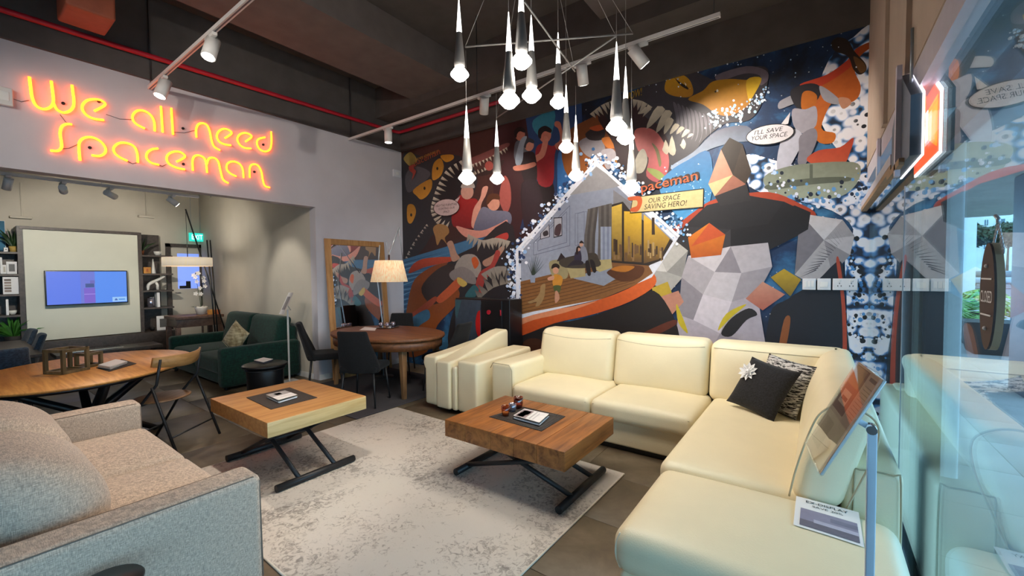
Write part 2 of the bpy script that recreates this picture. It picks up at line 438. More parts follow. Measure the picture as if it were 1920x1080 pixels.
def spline(pts, k=6, closed=False):
    P = [Vector(p) for p in pts]; n = len(P); out = []
    for i in range(n if closed else n-1):
        g = lambda j: P[j % n] if closed else P[max(0, min(n-1, j))]
        a, b, c, d = g(i-1), g(i), g(i+1), g(i+2)
        for q in range(k):
            t = q/k
            out.append(.5*((2*b) + (c-a)*t + (2*a-5*b+4*c-d)*t*t + (3*b-a-3*c+d)*t**3))
    if not closed: out.append(P[-1].copy())
    return out
def textmesh(body, align='LEFT', shear=0.):
    cu = bpy.data.curves.new('lettering', 'FONT'); cu.body = body; cu.align_x = align; cu.shear = shear; cu.resolution_u = 3
    ob = bpy.data.objects.new('lettering', cu); COL.objects.link(ob); bpy.context.view_layer.update()
    me = bpy.data.meshes.new_from_object(ob.evaluated_get(bpy.context.evaluated_depsgraph_get()))
    vs = [v.co.copy() for v in me.vertices]; fs = [tuple(p.vertices) for p in me.polygons]
    bpy.data.objects.remove(ob); bpy.data.curves.remove(cu); bpy.data.meshes.remove(me)
    return vs, fs
def put_text(mb, body, org, e1, e2, width, height=None, shear=0.):
    """flat lettering: bbox of the text mapped to width x height along unit vectors e1, e2 from its lower left corner"""
    vs, fs = textmesh(body, shear=shear)
    x0 = min(v.x for v in vs); x1 = max(v.x for v in vs); y0 = min(v.y for v in vs); y1 = max(v.y for v in vs)
    sx = width/(x1-x0); sy = height/(y1-y0) if height else sx
    mb.add([Vector(org) + e1*((v.x-x0)*sx) + e2*((v.y-y0)*sy) for v in vs], fs); return mb
VX, VY, VZ = Vector((1, 0, 0)), Vector((0, 1, 0)), Vector((0, 0, 1))

# ================================================================== THE SETTING
XW, YW, XG, HT, JY, SOF, XB, ZC = -5.95, 4.90, 0.366, 3.70, 3.305, 2.55, -10.5, 4.60
YF = -3.6     # wall behind the camera
fl = structure(MB().box((XB-.1, YF-.1, -.12), (XG+.06, YW+.1, -.006)).build('floor', 'grout'), 'brown grey stone-look tiled floor')
tile = MB().rbox((-.599, -.299, -.02), (.599, .299, 0), .003, k=1, n=1).mesh('floor_tile', 'tile')
iy = 0
y = YF+.3
while y < YW+.2:
    x = XB+.6 - (.6 if iy % 2 else 0)
    while x < XG+.3:
        if x+.5 > XB and y < YW+.1 and x < XG-.2:
            o = bpy.data.objects.new('floor_tile', tile); COL.objects.link(o); o.parent = fl; o.location = (x, y, 0)
        x += 1.2
    y += .6; iy += 1

structure(MB().box((XB-.1, YF-.1, ZC), (XG+.1, YW+.1, ZC+.15)).build('ceiling', 'black_paint'), 'charcoal painted concrete ceiling')
bm_ = MB().box((-5.05, YF, 4.22), (-4.10, YW, ZC)); structure(bm_.build('trim_1', 'beam'), 'wide charcoal ceiling beam near the neon wall')
bm_ = MB().box((-1.95, YF, 4.30), (-1.40, YW, ZC)); structure(bm_.build('trim_2', 'beam'), 'narrow charcoal ceiling beam above the pendant lamps')
bm_ = MB().box((XW, 4.35, 4.12), (XG, YW, ZC)); structure(bm_.build('trim_3', 'black_paint'), 'charcoal beam along the mural wall')
structure(MB().box((XW-.1, YW, 0), (XG+.3, YW+.15, HT)).build('wall_back', 'black_paint'), 'wall carrying the printed mural')
structure(MB().box((XW-.1, YW-.05, HT), (XG, YW+.15, ZC)).build('wall_back_upper', 'black_paint'), 'charcoal wall strip above the mural')
wl = MB().box((XW-.16, YF, SOF), (XW, JY, HT)); wl.box((XW-.16, JY, 0), (XW, YW, HT))
structure(wl.build('wall_left', 'wall'), 'pale grey wall with the opening into the next room')
structure(MB().box((XW-.2, YF, HT), (XW+.04, YW, ZC)).build('wall_left_upper', 'black_paint'), 'charcoal wall strip above the pale grey wall')
structure(MB().box((XB-.1, YF-.12, 0), (XG+.1, YF, ZC)).build('wall_front', 'wall'), 'plain wall behind the camera')
structure(MB().box((XB, JY, 0), (XW-.16, JY+.14, 3.35)).build('wall_alcove_side', 'wall_warm'), 'warm grey side wall behind the green sofa')
structure(MB().box((XB-.12, YF, 0), (XB, JY+.14, 3.35)).build('wall_alcove_back', 'wall_warm'), 'warm grey wall behind the wall bed')
structure(MB().box((XB-.1, YF, 3.3), (XW-.16, JY+.1, 3.42)).build('ceiling_alcove', 'wall_warm'), 'ceiling of the back room')
structure(MB().box((XB, JY-.012, 0), (XW-.16, JY, .08)).build('baseboard_alcove', 'white'), 'white skirting behind the green sofa')
structure(MB().box((XW, JY+.01, 0), (XW+.012, YW, .08)).build('baseboard_left', 'white'), 'white skirting below the mirror')

# ---- shop front glazing
wn = structure(thing('window_1', None, None, (XG, 1.2, 0)), 'shop front glazing to the right'); del wn['label']; wn['label'] = 'tall shop front glazing along the right side'
joints = [YW, 3.07, 1.05, -1.1, YF]
for a, b in zip(joints[:-1], joints[1:]):
    MB().box((XG, b+.004, .06), (XG+.006, a-.004, 2.335)).build('pane', 'glass', wn)
MB().box((XG+.014, YF, 2.02), (XG+.06, YW, 2.115)).build('transom', 'alu', wn)
MB().box((XG-.03, YF, 2.335), (XG+.06, YW, 2.46)).build('head_rail', 'lav', wn)
MB().box((XG-.02, YF, 0), (XG+.05, YW, .06)).build('sill_rail', 'alu', wn)
MB().box((XG-.070, 2.98, 2.075), (XG-.03, YW-.03, 2.105)).build('timber_rail', 'tan', wn)
MB().box((XG-.070, 2.98, 2.107), (XG-.05, YW-.03, 2.16)).build('pale_rail', 'lav', wn)
MB().box((XG-.050, 3.86, 2.11), (XG-.034, 3.94, 2.46)).build('pale_post', 'lav', wn)
for yy in joints[1:-1]: MB().box((XG-.002, yy-.006, .06), (XG+.008, yy+.006, 2.0)).build('joint', 'alu2', wn)
MB().box((XG+.02, 2.66, 0), (XG+.09, 2.74, 2.0)).build('mullion', 'blackplastic', wn)
MB().box((XG+.02, 2.745, 0), (XG+.08, 2.90, 2.0)).build('mullion', 'alu2', wn)
MB().box((XG-.012, YW-.05, 0), (XG+.03, YW-.001, 2.0)).build('corner_strip', 'clear', wn)
bb = structure(MB().box((XG-.035, YF, 2.46), (XG+.08, YW, ZC)).build('wall_right_upper', 'beige'), 'beige boarded wall above the shop front glass')
for yy, wd in ((3.55, .10), (2.74, .12), (1.7, .12), (.6, .12)):
    MB().box((XG-.055, yy-wd/2, 2.46), (XG-.035, yy+wd/2, 3.72 if yy > 3 else ZC)).build('batten', 'beige', bb)

# ================================================================== OUTSIDE
gr = structure(MB().box((XG+.05, -14, -.20), (140, 260, -.03)).build('ground', 'pave'), 'paved ground outside the shop')
slab = MB().rbox((-.398, -.398, -.02), (.398, .398, 0), .004, k=1, n=1).mesh('paving_slab', 'pave')
for i in range(9):
    for j in range(22):
        o = bpy.data.objects.new('paving_slab', slab); COL.objects.link(o); o.parent = gr; o.location = (XG+.5+i*.8, .4+j*.8, -.012)
structure(MB().box((-40, 38, -.028), (140, 95, -.015)).build('road', 'road'), 'grey road across the street view')
structure(MB().box((XG+.08, -5, 2.75), (3.4, 14, 3.1)).build('canopy', 'concrete'), 'concrete canopy over the walkway outside')
structure(MB().rbox((.62, 4.45, -.03), (.86, 4.70, 2.75), .02, k=1).build('column_1', 'column'), 'slim white column just outside the glass')
structure(MB().rbox((3.6, 22, -.03), (4.55, 22.6, 14), .03, k=1).build('column_2', 'column'), 'broad white column beyond the planters')
structure(MB().rbox((2.03, 7.7, -.03), (2.6, 8.3, 2.75), .03, k=1).build('column_3', 'darkcol'), 'dark stone column at the edge of the view')

bl = thing('apartment_building', 'pale apartment block across the road with rows of windows', 'building', (60, 204, 0))
MB().box((22, 200, 0), (100, 214, 37)).build('facade', 'facade', bl)
MB().box((21, 198.6, 28.6), (100, 200, 29.6)).build('ledge', 'facade', bl)
MB().box((21.5, 199.2, 36.0), (100, 200, 37.4)).build('parapet', 'facade', bl)
for fz in (4.5, 8.2, 12.0, 15.8, 19.6, 23.4):
    for k in range(9):
        x = 33 + k*3.1 + (.6 if k % 2 else 0); wd = 1.9 if k % 3 else .8
        p = MB().box((x-.25, 199.7, fz-.3), (x+wd+.25, 200.0, fz+2.0)).build('window', 'column', bl)
        MB().box((x, 199.6, fz), (x+wd, 199.72, fz+1.8)).build('pane', 'winblue', p)
        MB().box((x+wd/2-.06, 199.55, fz), (x+wd/2+.06, 199.62, fz+1.8)).build('glazing_bar', 'column', p)
def foliage(mb, c, rx, rz, n, s, rnd):
    for _ in range(n):
        a = rnd.uniform(0, 2*PI); q = rnd.uniform(-1, 1); k = rnd.random()**.33
        p = Vector(c) + Vector((rx*k*math.cos(a)*math.sqrt(1-q*q), rx*k*math.sin(a)*math.sqrt(1-q*q), rz*k*q))
        d = Vector((rnd.gauss(0, 1), rnd.gauss(0, 1), rnd.gauss(0, .6))).normalized(); e = d.orthogonal().normalized()
        mb.add([p-d*s, p+e*s*.5, p+d*s, p-e*s*.5], [(0, 1, 2, 3)])
rnd = random.Random(3)
for k, (x, y, lab) in enumerate(((19.5, 100, 'spreading green street tree left of the parked cars'), (25.0, 104, 'spreading green street tree behind the closed sign'), (31.0, 108, 'spreading green street tree farthest to the right'))):
    t = thing('street_tree', lab, 'tree', (x, y, 0), group='street trees')
    mb = MB(); foliage(mb, (x, y, 7.2), 3.0, 2.1, 1300, .40, rnd); mb.build('crown', 'leafdark', t, doubles=False)
    MB().cyl((x, y, 0), (x+.1, y, 6.2), .2, .10, 8).build('trunk', 'trunk', t)
def car(x, y, mat, lab):
    t = thing('parked_car', lab, 'car', (x, y, 0), group='cars across the road')
    MB().rbox((x-2.0, y-.8, .35), (x+2.0, y+.8, .95), .18, k=3).build('body', mat, t)
    MB().rbox((x-1.1, y-.7, .9), (x+1.2, y+.7, 1.45), .22, k=3).build('cabin', 'winblue', t)
    for sx in (-1.3, 1.3): MB().cyl((x+sx, y-.84, .33), (x+sx, y-.6, .33), .33, n=14).build('wheel', 'blackplastic', t)
MT['carred'] = plain('maroon_car_paint', '7c3040', .3); MT['carsilver'] = plain('silver_car_paint', 'aab6c2', .3, .4)
car(12.6, 60, 'carred', 'maroon parked car across the road'); car(11.6, 52, 'carsilver', 'silver parked car across the road')
car(17.6, 62, 'carsilver', 'silver car half hidden by the dark column')
# planters with palms along the walkway
def planter(x, y, s, lab, square=False, seed=0):
    t = thing('planter_palm', lab, 'plant', (x, y, -.012), group='planters on the walkway')
    mb = MB()
    if square:
        a, b, h = s*.30, s*.44, s*.62
        mb.add([(x-a, y-a, -.012), (x+a, y-a, -.012), (x+a, y+a, -.012), (x-a, y+a, -.012), (x-b, y-b, h), (x+b, y-b, h), (x+b, y+b, h), (x-b, y+b, h)],
               [(0, 3, 2, 1), (0, 1, 5, 4), (1, 2, 6, 5), (2, 3, 7, 6), (3, 0, 4, 7), (4, 5, 6, 7)])
    else:
        h = s*.55; mb.lathe([(s*.22, -.012), (s*.42, h*.9), (s*.46, h), (s*.40, h), (s*.38, h*.9), (1e-4, h*.88)], (x, y, 0), 20)
    mb.build('pot', 'pot', t)
    rr = random.Random(seed)
    if not square:
        for k in range(26):
            a = rr.uniform(0, 2*PI); L = s*rr.uniform(.7, 1.15); up = rr.uniform(.5, 1.3)
            spine = [Vector((x, y, h)) + Vector((math.cos(a)*L*q, math.sin(a)*L*q, L*up*(q-.62*q*q*1.3))) for q in [i/9 for i in range(10)]]
            fr = MB()
            for i in range(1, 9):
                d = (spine[i+1]-spine[i-1]).normalized(); sd = d.cross(VZ).normalized(); w_ = s*.30*math.sin(PI*i/9.5)
                for sg in (-1, 1):
                    tip = spine[i] + sd*sg*w_ + d*w_*.6 - VZ*w_*.35
                    fr.add([spine[i]-d*.02, spine[i]+d*.05*s, tip], [(0, 1, 2)])
            fr.tube(spine, .006*s, 4).build('frond', 'leafbright', t, doubles=False)
planter(2.63, 11.6, .95, 'empty square dark planter nearest below the closed sign', True)
planter(2.68, 12.9, .85, 'round dark pot with palm, second from the closed sign', seed=2)
planter(2.90, 14.9, .95, 'round dark pot with palm, third from the closed sign', seed=3)
planter(3.00, 17.2, 1.1, 'round dark pot with bushy palm beside the white column', seed=4)

# CLOSED sign hanging inside the glass
cs = thing('closed_sign', 'brown oval wooden sign reading CLOSED hung on the glass', 'sign', (XG-.03, 1.46, 1.4))
def glasspt(px, py): return at(px, py, X=XG-.03)
yc, hw, zt, zb = 1.462, .054, at(1880, 452, X=XG-.04).z, at(1862, 660, X=XG-.04).z; zm = (zt+zb)/2
pr = []
for i in range(28):
    a = 2*PI*i/28; pr.append((XG-.045, yc + hw*math.sin(a), (zt+zb)/2 + (zt-zb)/2*(-math.cos(a))))
MB().prism(pr, (.004, 0, 0)).build('board', 'brown_sign', cs)
MB().prism([(XG-.041, q[1], q[2]) for q in pr], (.013, 0, 0)).build('edge', 'tan', cs)
tx = MB(); put_text(tx, 'CLOSED', (XG-.0462, yc+.042, zm-.014), -VY, VZ, .084, .028); tx.build('lettering', 'paper', cs)
for zz in (zm+.04, zm-.045): MB().box((XG-.0468, yc-.038, zz), (XG-.0455, yc+.038, zz+.0035)).build('line', 'paper', cs)
for zz in (zm+.072, zm-.075): MB().sphere((XG-.046, yc, zz), .005, 6).build('emblem', 'paper', cs)
ch = MB()
for k in range(7):
    for sg in (-1, 1):
        f_ = k/7; ch.tube([(XG-.03, yc+sg*(.04*(1-f_)) + .004*math.cos(a), zt-.02+.065*f_ + .007*math.sin(a)) for a in [2*PI*i/8 for i in range(8)]], .0015, 5, closed=True)
ch.build('chain', 'alu2', cs)
MB().tube([(XG-.03, yc, zt+.045), (XG-.03, yc, zt+.055), (XG-.03, yc+.02, zt+.065)], .004, 6).build('hook', 'alu2', cs)

# illuminated logo sign standing off the glass, its face turned to the street
lg = thing('logo_sign', 'illuminated orange house-shaped logo sign hung against the glass', 'sign', (XG-.05, 2.695, 2.03))
def house(cy, cz, w_, h_, roof): return [(cy-w_, cz-h_), (cy+w_, cz-h_), (cy+w_, cz+h_-roof), (cy, cz+h_), (cy-w_, cz+h_-roof)]
HS = [(2.42, 2.03), (2.97, 2.03), (2.97, 2.28), (2.695, 2.46), (2.42, 2.28)]
HI = [(2.62, 2.13), (2.77, 2.13), (2.77, 2.26), (2.62, 2.26)]
MB().prism([(XG-.066, a, b) for a, b in HS], (.036, 0, 0)).build('housing', 'alu', lg)
cy, cz = 2.695, 2.20
def scl(P, k): return [(cy+(a-cy)*k, cz+(b-cz)*k) for a, b in P]
MB().prism([(XG-.030, a, b) for a, b in scl(HS, 1.03)], (.007, 0, 0)).build('halo_rim', 'logo_white', lg)
MB().prism([(XG-.023, a, b) for a, b in scl(HS, .96)], (.004, 0, 0)).build('face', 'logo_red', lg)
MB().prism([(XG-.019, a, b) for a, b in [(2.44, 2.06), HI[0], HI[3], (2.44, 2.27)]], (.002, 0, 0)).build('face_panel', 'logo_yel', lg)
MB().prism([(XG-.019, a, b) for a, b in HI], (.003, 0, 0)).build('face_window', 'logo_white', lg)
for yy in (2.58, 2.80):
    MB().cyl((XG-.045, yy, 2.36), (XG-.045, yy, 2.62), .006, n=8).build('hanger', 'alu2', lg)
MB().box((XG-.085, 2.66, 1.99), (XG-.066, 2.70, 2.50)).build('bracket', 'lav', lg)
MB().box((XG-.085, 2.55, 2.02), (XG-.066, 2.96, 2.05)).build('bracket', 'tan', lg)

# ---- red pipe, ceiling duct
mp = MB().tube([(XW+.10, YF+.1, 3.90), (XW+.10, 1, 3.92), (XW+.10, YW-.25, 3.98), (XW+.12, YW-.14, 3.985), (XW+.2, YW-.12, 3.99), (-3.4, YW-.12, 3.98)], .026, 12)
one(mp, 'sprinkler_pipe', 'red', 'red sprinkler pipe running along the dark wall tops', 'pipe')
du = thing('ceiling_duct', 'square duct box with neon glow painted into its colour, under the ceiling at the upper left', 'duct', (-5.45, 1.0, 4.1))
dq = at(160, 38, X=-5.4); MB().rbox((-5.62, dq.y-.15, dq.z), (-5.2, dq.y+.17, ZC-.002), .02, k=1).build('casing', plain('painted_neon_glow', '8c4a34', .6), du)  # reddish casing colour stands for the neon light falling on it
MB().rbox((-5.66, dq.y-.19, ZC-.06), (-5.16, dq.y+.21, ZC-.002), .01, k=1).build('flange', 'black', du)

# ================================================================== TRACK LIGHTS
def track(name, x0, x1, y, z, lab):
    t = thing(name, lab, 'track', (x0, y, z))
    m_ = MB(); m_.box((x0, y-.018, z), (x1, y+.018, z+.034)); m_.build('rail', 'whitepaint', t)
    m_ = MB(); m_.box((x0+.01, y-.006, z-.001), (x1-.01, y+.006, z+.002)); m_.build('slot', 'alu', t)
    for k in (x0+.05, (x0+x1)/2, x1-.05):
        MB().cyl((k, y, z+.03), (k, y, ZC), .005, n=6).build('drop_rod', 'black', t)
    return t
def spot(x, y, z, aim, lab, power, group, ang=.9, col=(1, .90, .78), k=1.):
    t = thing('track_spotlight', lab, 'spotlight', (x, y, z), group=group)
    MB().rbox((x-.09, y-.02, z-.030), (x+.09, y+.02, z-.0015), .006, k=1).build('adapter', 'whitepaint', t)
    d = (Vector(aim)-Vector((x, y, z-.14))).normalized(); j = Vector((x, y, z-.03-.075*k))
    MB().cyl((x, y, z-.028), tuple(j), .010, n=10).build('stem', 'whitepaint', t)
    a = j - d*.085*k; b = j + d*.105*k
    h = MB().cyl(a, b, .054*k, .054*k, 20).build('head', 'whitepaint', t)
    MB().cyl(b, b+d*.002, .046*k, n=20).build('lens', 'spotlens', h)
    light('SPOT', 'spot_beam', b+d*.012, power, col, t, aim=b+d, spot_size=ang, spot_blend=.6, shadow_soft_size=.04)
    return t
TY, TZ = 3.87, 3.645
track('light_track', XW+.01, -.68, TY, TZ, 'long white light track crossing in front of the mural')
def tx_(px): return at(px, 200, Y=TY).x
for px, lab, aim, p in ((727, 'white track spotlight nearest the grey wall corner', (-5.0, 3.9, .7), 40), (908, 'second white track spotlight from the grey wall', (-4.2, YW, 1.8), 85),
                        (1092, 'third white track spotlight, behind the pendant lamps', (-2.2, YW, 1.8), 105), (1196, 'white track spotlight at the right near the big dragon eye', (-.5, YW, 2.1), 190)):
    spot(tx_(px), TY, TZ, aim, lab, p, 'spotlights on the track in front of the mural', 1.75 if p > 50 else 1.1)
T2Y, T2Z = 1.45, 3.60
track('light_track', XW+.012, -1.2, T2Y, T2Z, 'white light track running from the neon wall to the upper edge')
for (px, py), lab, aim in (((401, 68), 'large white spotlight on the short track', (-3.5, .45, .4)), ((315, 148), 'white spotlight at the wall end of the short track', (-5.2, .5, .7))):
    p = at(px, py, Z=T2Z); spot(p.x, T2Y, T2Z, aim, lab, 105, 'spotlights on the track by the neon sign', 1.05, (1, .86, .70))
spot(-2.45, T2Y, T2Z, (-3.3, 1.3, .4), 'added unseen white spotlight on the short track above the picture edge', 130, 'spotlights on the track by the neon sign')  # extra spot out of view, added to brighten the light oak table
# unseen track added behind the photographer; its spots brighten the neon wall
track('light_track', -5.0, -.6, -1.2, 3.6, 'added unseen white light track behind the viewpoint')
for k, (x, aim) in enumerate(((-4.4, (XW, .8, 2.3)), (-3.0, (XW, 2.4, 2.3)), (-1.6, (XW, 4.2, 2.4)))):
    spot(x, -1.2, 3.6, aim, ('added spotlight behind the viewpoint nearest the neon wall', 'added middle spotlight behind the viewpoint', 'added spotlight behind the viewpoint nearest the glass')[k], (56, 98, 235)[k], 'added spotlights behind the viewpoint', 1.1)

# ================================================================== PENDANT CHANDELIER
chz, KS = 3.175, 1.25
chd = thing('pendant_chandelier', 'cluster chandelier of slim grey pendant lamps with glowing crystal tips', 'chandelier', (-1.56, 2.44, ZC))
PD = [(862, 143, 2.36), (955, 193, 2.02), (978, 119, 2.03), (997, 183, 2.23), (1047, 195, 2.57), (1156, 243, 2.09), (1173, 262, 2.5), (1062, 279, 2.86),
      (1080, 332, 2.94), (1184, 355, 2.58), (876, 337, 2.47), (932, 338, 3.05)]
can = Vector((-1.56, 2.44, 4.22))
MB().cyl((can.x, can.y, 4.20), (can.x, can.y, ZC), .30, .30, 32).build('canopy', 'whitepaint', chd)
RD = {n: at(px, py, Z=chz) for n, px, py in (('A', 872, 88), ('B', 1187, 63), ('C', 1155, 68), ('D', 931, 221), ('E', 1078, 134), ('F', 983, 2))}
for a, b in (('A', 'B'), ('C', 'D'), ('F', 'E')):
    MB().cyl(RD[a], RD[b], .006, n=8).build('rod', 'gun', chd)
for n in RD: MB().cyl(RD[n], can + (RD[n]-can)*.08, .0018, n=5).build('suspension_cable', 'gun', chd)
for k, (px, py, dd) in enumerate(PD):
    c = at(px, py, D=dd*KS); z0 = c.z-.03*KS; sc_ = lambda P: [(r*KS, z*KS) for r, z in P]
    pn = MB().lathe(sc_([(.020, .075), (.030, .085), (.031, .10), (.0155, .268), (.012, .27)]), (c.x, c.y, z0), 20).build('pendant_body', 'gun', chd)
    MB().lathe(sc_([(.010, .002), (.026, .010), (.051, .036), (.051, .042), (.036, .062), (.022, .08)]), (c.x, c.y, z0), 16, False).build('lens', 'lens', pn)
    MB().lathe(sc_([(.0145, .27), (.015, .278), (.0025, .452), (.001, .46)]), (c.x, c.y, z0), 8, False).build('crystal_tip', 'tip', pn)
    top = chz if k in (5, 8, 9, 10, 11) else 4.22
    MB().cyl((c.x, c.y, z0+.455*KS), (c.x, c.y, top), .0018, n=5).build('cable', 'gun', pn)
    light('SPOT', 'pendant_glow', (c.x, c.y, z0-.014), 13, (1, .90, .76), chd, aim=(c.x, c.y, 0), spot_size=2.7, spot_blend=.5, shadow_soft_size=.05)

# ================================================================== NEON SIGN
NX = XW+.030
def npt(p): return at(p[0]/3, p[1]/3, X=NX)
ns_ = thing('neon_sign', 'glowing orange neon tube sign reading We all need Spaceman', 'neon sign', tuple(at(280, 240, X=NX)))
NE = [[[(165,432),(172,490),(180,545),(200,590),(235,612),(270,610),(295,590),(300,560),(295,510),(288,455)], [(298,575),(320,615),(355,633),(390,625),(412,600),(415,560),(410,520),(405,478)]],
 [[(530,625),(590,590),(570,565),(530,558),(490,565),(465,590),(465,620),(490,650),(530,668),(585,675)]],
 [[(870,738),(868,690),(850,650),(815,625),(775,622),(748,645),(748,675),(770,700),(815,723)]], [[(905,597),(910,670),(915,745)]], [[(963,607),(968,680),(973,757)]],
 [[(1105,773),(1103,730),(1115,700),(1140,693),(1165,705),(1180,740),(1190,790),(1205,825),(1238,845)]],
 [[(1265,777),(1303,750),(1285,730),(1255,725),(1228,742),(1220,770),(1235,798),(1265,812),(1300,817)]],
 [[(1380,797),(1415,770),(1398,752),(1370,748),(1345,760),(1335,785),(1350,815),(1378,832),(1413,835)]],
 [[(1525,740),(1527,800),(1518,840),(1490,852),(1460,838),(1445,805),(1455,782),(1492,772)]],
 [[(405,700),(375,698),(348,712),(338,750),(345,800),(345,830),(325,848),(283,847)]],
 [[(450,903),(445,850),(447,800),(475,775),(520,773),(565,795),(592,830),(590,860),(560,877),(515,873)]],
 [[(775,915),(772,865),(755,825),(715,805),(670,805),(640,830),(645,860),(675,885),(718,905)]],
 [[(890,835),(855,840),(828,860),(825,890),(850,915),(895,927)]],
 [[(993,910),(1040,882),(1020,858),(985,852),(950,865),(937,890),(950,920),(990,942),(1040,953)]],
 [[(1085,960),(1083,905),(1095,878),(1125,875),(1155,900),(1165,972)], [(1163,925),(1175,892),(1205,888),(1228,910),(1240,960),(1255,1010),(1285,1030)]],
 [[(1370,1000),(1365,950),(1345,920),(1310,908),(1280,920),(1275,950),(1295,975),(1330,992)]],
 [[(1405,1000),(1405,945),(1420,925),(1450,930),(1470,965),(1478,1010),(1490,1045),(1518,1055)]]]
for L in NE:
    mb = MB()
    for st in L: mb.tube(spline([npt(p) for p in st], 5), .0112, 8)
    mb.build('neon_letter', 'neon', ns_)
for p in ((358, 578), (508, 828), (1033, 720), (1035, 921), (1435, 965), (1485, 812), (560, 568)):
    q = npt(p); MB().cyl((XW, q.y, q.z), (XW+.015, q.y, q.z), .014, n=10).build('wall_fixing', 'black', ns_)
wr = MB()
for a, b in (((78, 553), (165, 560)), ((340, 640), (400, 700)), ((600, 640), (750, 670)), ((330, 835), (450, 805)), ((720, 905), (775, 912)), ((895, 925), (940, 922)), ((975, 740), (1105, 730))):
    pa, pb = npt(a), npt(b); wr.tube([(XW+.006, pa.y, pa.z), (XW+.006, (pa.y+pb.y)/2, (pa.z+pb.z)/2-.02), (XW+.006, pb.y, pb.z)], .003, 5)
wr.build('wiring', 'alu', ns_)
p = at(6, 182, X=XW); pb_ = thing('sign_power_box', 'small white power box at the far left end of the neon sign', 'power box', tuple(p))
MB().rbox((XW+.001, p.y-.16, p.z-.08), (XW+.05, p.y+.055, p.z+.08), .008, k=1).build('casing', 'whitepaint', pb_)
MB().rbox((XW+.05, p.y-.10, p.z-.04), (XW+.055, p.y+.03, p.z+.04), .002, k=1).build('cover', 'white', pb_)

# ================================================================== PRINTED MURAL
mu = thing('comic_mural', 'full-height printed comic mural in dark blue, maroon and orange covering the back wall', 'mural', ((XW+XG)/2, YW, 0))
MB().poly([(XW+.001, YW-.001, .0), (XG-.001, YW-.001, 0), (XG-.001, YW-.001, HT), (XW+.001, YW-.001, HT)]).build('night_sky', 'space', mu)
LAY = [YW-.0015]
def wpt(p): return at(p[0], p[1], Y=LAY[0])
def shape(mb, pts, col, curve=True, col2=None, k=4):
    """flat printed shape; col2 = second ink at the lower end of a two-tone fill"""
    LAY[0] -= .00004
    P = spline([(a, b, 0) for a, b in pts], k, True) if curve else [Vector((a, b, 0)) for a, b in pts]
    W = [wpt((q.x, q.y)) for q in P]
    if col2 is None: mb.col = lin(col)
    else:
        a, b = Vector(lin(col)), Vector(lin(col2)); z0 = min(q.z for q in W); z1 = max(q.z for q in W)
        mb.col = lambda v: tuple(b + (a-b)*((v.z-z0)/(z1-z0+1e-9)))
    mb.poly(W); mb.col = None
def blob(mb, cx, cy, rx, ry, col, rot=0, n=18):
    pts = []
    for i in range(n):
        a = 2*PI*i/n; x, y = rx*math.cos(a), ry*math.sin(a)
        pts.append((cx + x*math.cos(rot)-y*math.sin(rot), cy + x*math.sin(rot)+y*math.cos(rot)))
    shape(mb, pts, col, False)
def dots(mb, path, n, spread, r0, r1, cols, seed):
    rr = random.Random(seed); LAY[0] -= .00004
    for _ in range(n):
        i = rr.randrange(len(path)-1); t = rr.random(); (ax, ay), (bx, by) = path[i], path[i+1]
        cx = ax+(bx-ax)*t + rr.gauss(0, spread); cy = ay+(by-ay)*t + rr.gauss(0, spread); r = rr.uniform(r0, r1)**1.0
        LAY[0] -= .000001
        mb.col = lin(rr.choice(cols)); mb.poly([wpt((cx+r*math.cos(2*PI*j/9), cy+r*math.sin(2*PI*j/9))) for j in range(9)]); mb.col = None
def teeth(mb, path, n, ln, wd, side, col='cfc6b4', lean=0.):
    P = spline([(a, b, 0) for a, b in path], 12)
    for i in range(n):
        q = P[int((i+.5)/n*(len(P)-1))]; q2 = P[min(len(P)-1, int((i+.5)/n*(len(P)-1))+1)]
        d = (q2-q).normalized(); nn = Vector((-d.y, d.x, 0))*side; L = ln*(.75+.5*((i*37) % 7)/7)
        tip = q + nn*L + d*lean*L
        shape(mb, [(q.x-d.x*wd, q.y-d.y*wd), (q.x+nn.x*L*.4-d.x*wd*.7, q.y+nn.y*L*.4-d.y*wd*.7), (tip.x, tip.y), (q.x+nn.x*L*.4+d.x*wd*.8, q.y+nn.y*L*.4+d.y*wd*.8), (q.x+d.x*wd, q.y+d.y*wd)], col, False, '8d8478')
def words(mb, body, p0, p1, hpx, col, shear=.2):
    """lettering whose baseline runs from pixel p0 to p1 on the wall"""
    LAY[0] -= .00006
    a, b = wpt(p0), wpt(p1); e1 = (b-a); L = e1.length; e1.normalize(); e2 = Vector((-e1.z, 0, e1.x))
    h = (wpt((p0[0], p0[1]-hpx)) - a).length
    mb.col = lin(col); put_text(mb, body, a, e1, e2, L, h, shear); mb.col = None

# --- left panels: furniture monsters and frightened people
p = MB()
shape(p, [(752, 284), (962, 226), (962, 425), (885, 446), (752, 490)], '4a2a26', False, '33201f')
shape(p, [(925, 238), (1040, 205), (1020, 330), (1000, 430), (962, 640), (925, 640)], '3a1b20', False, '2a1418')
shape(p, [(752, 300), (790, 292), (860, 292), (895, 330), (880, 380), (850, 420), (812, 440), (790, 470), (752, 488)], '2b2a2f')
shape(p, [(757, 296), (770, 285), (782, 300), (772, 312), (762, 306)], 'a9924a'); shape(p, [(760, 330), (775, 312), (800, 318), (806, 330), (782, 352), (764, 360)], '514f55')
for P in ([(814, 305), (826, 297), (832, 312), (826, 330), (812, 338), (810, 322)], [(775, 356), (806, 336), (810, 350), (802, 366), (790, 374), (782, 368)], [(764, 386), (775, 384), (780, 398), (772, 418), (764, 414)], [(826, 292), (848, 290), (850, 298), (836, 304)]):
    shape(p, P, 'a8741f', True, 'c98b2d')
for c in ((820, 316), (796, 353), (771, 403)): blob(p, c[0], c[1], 2, 3, '171315')
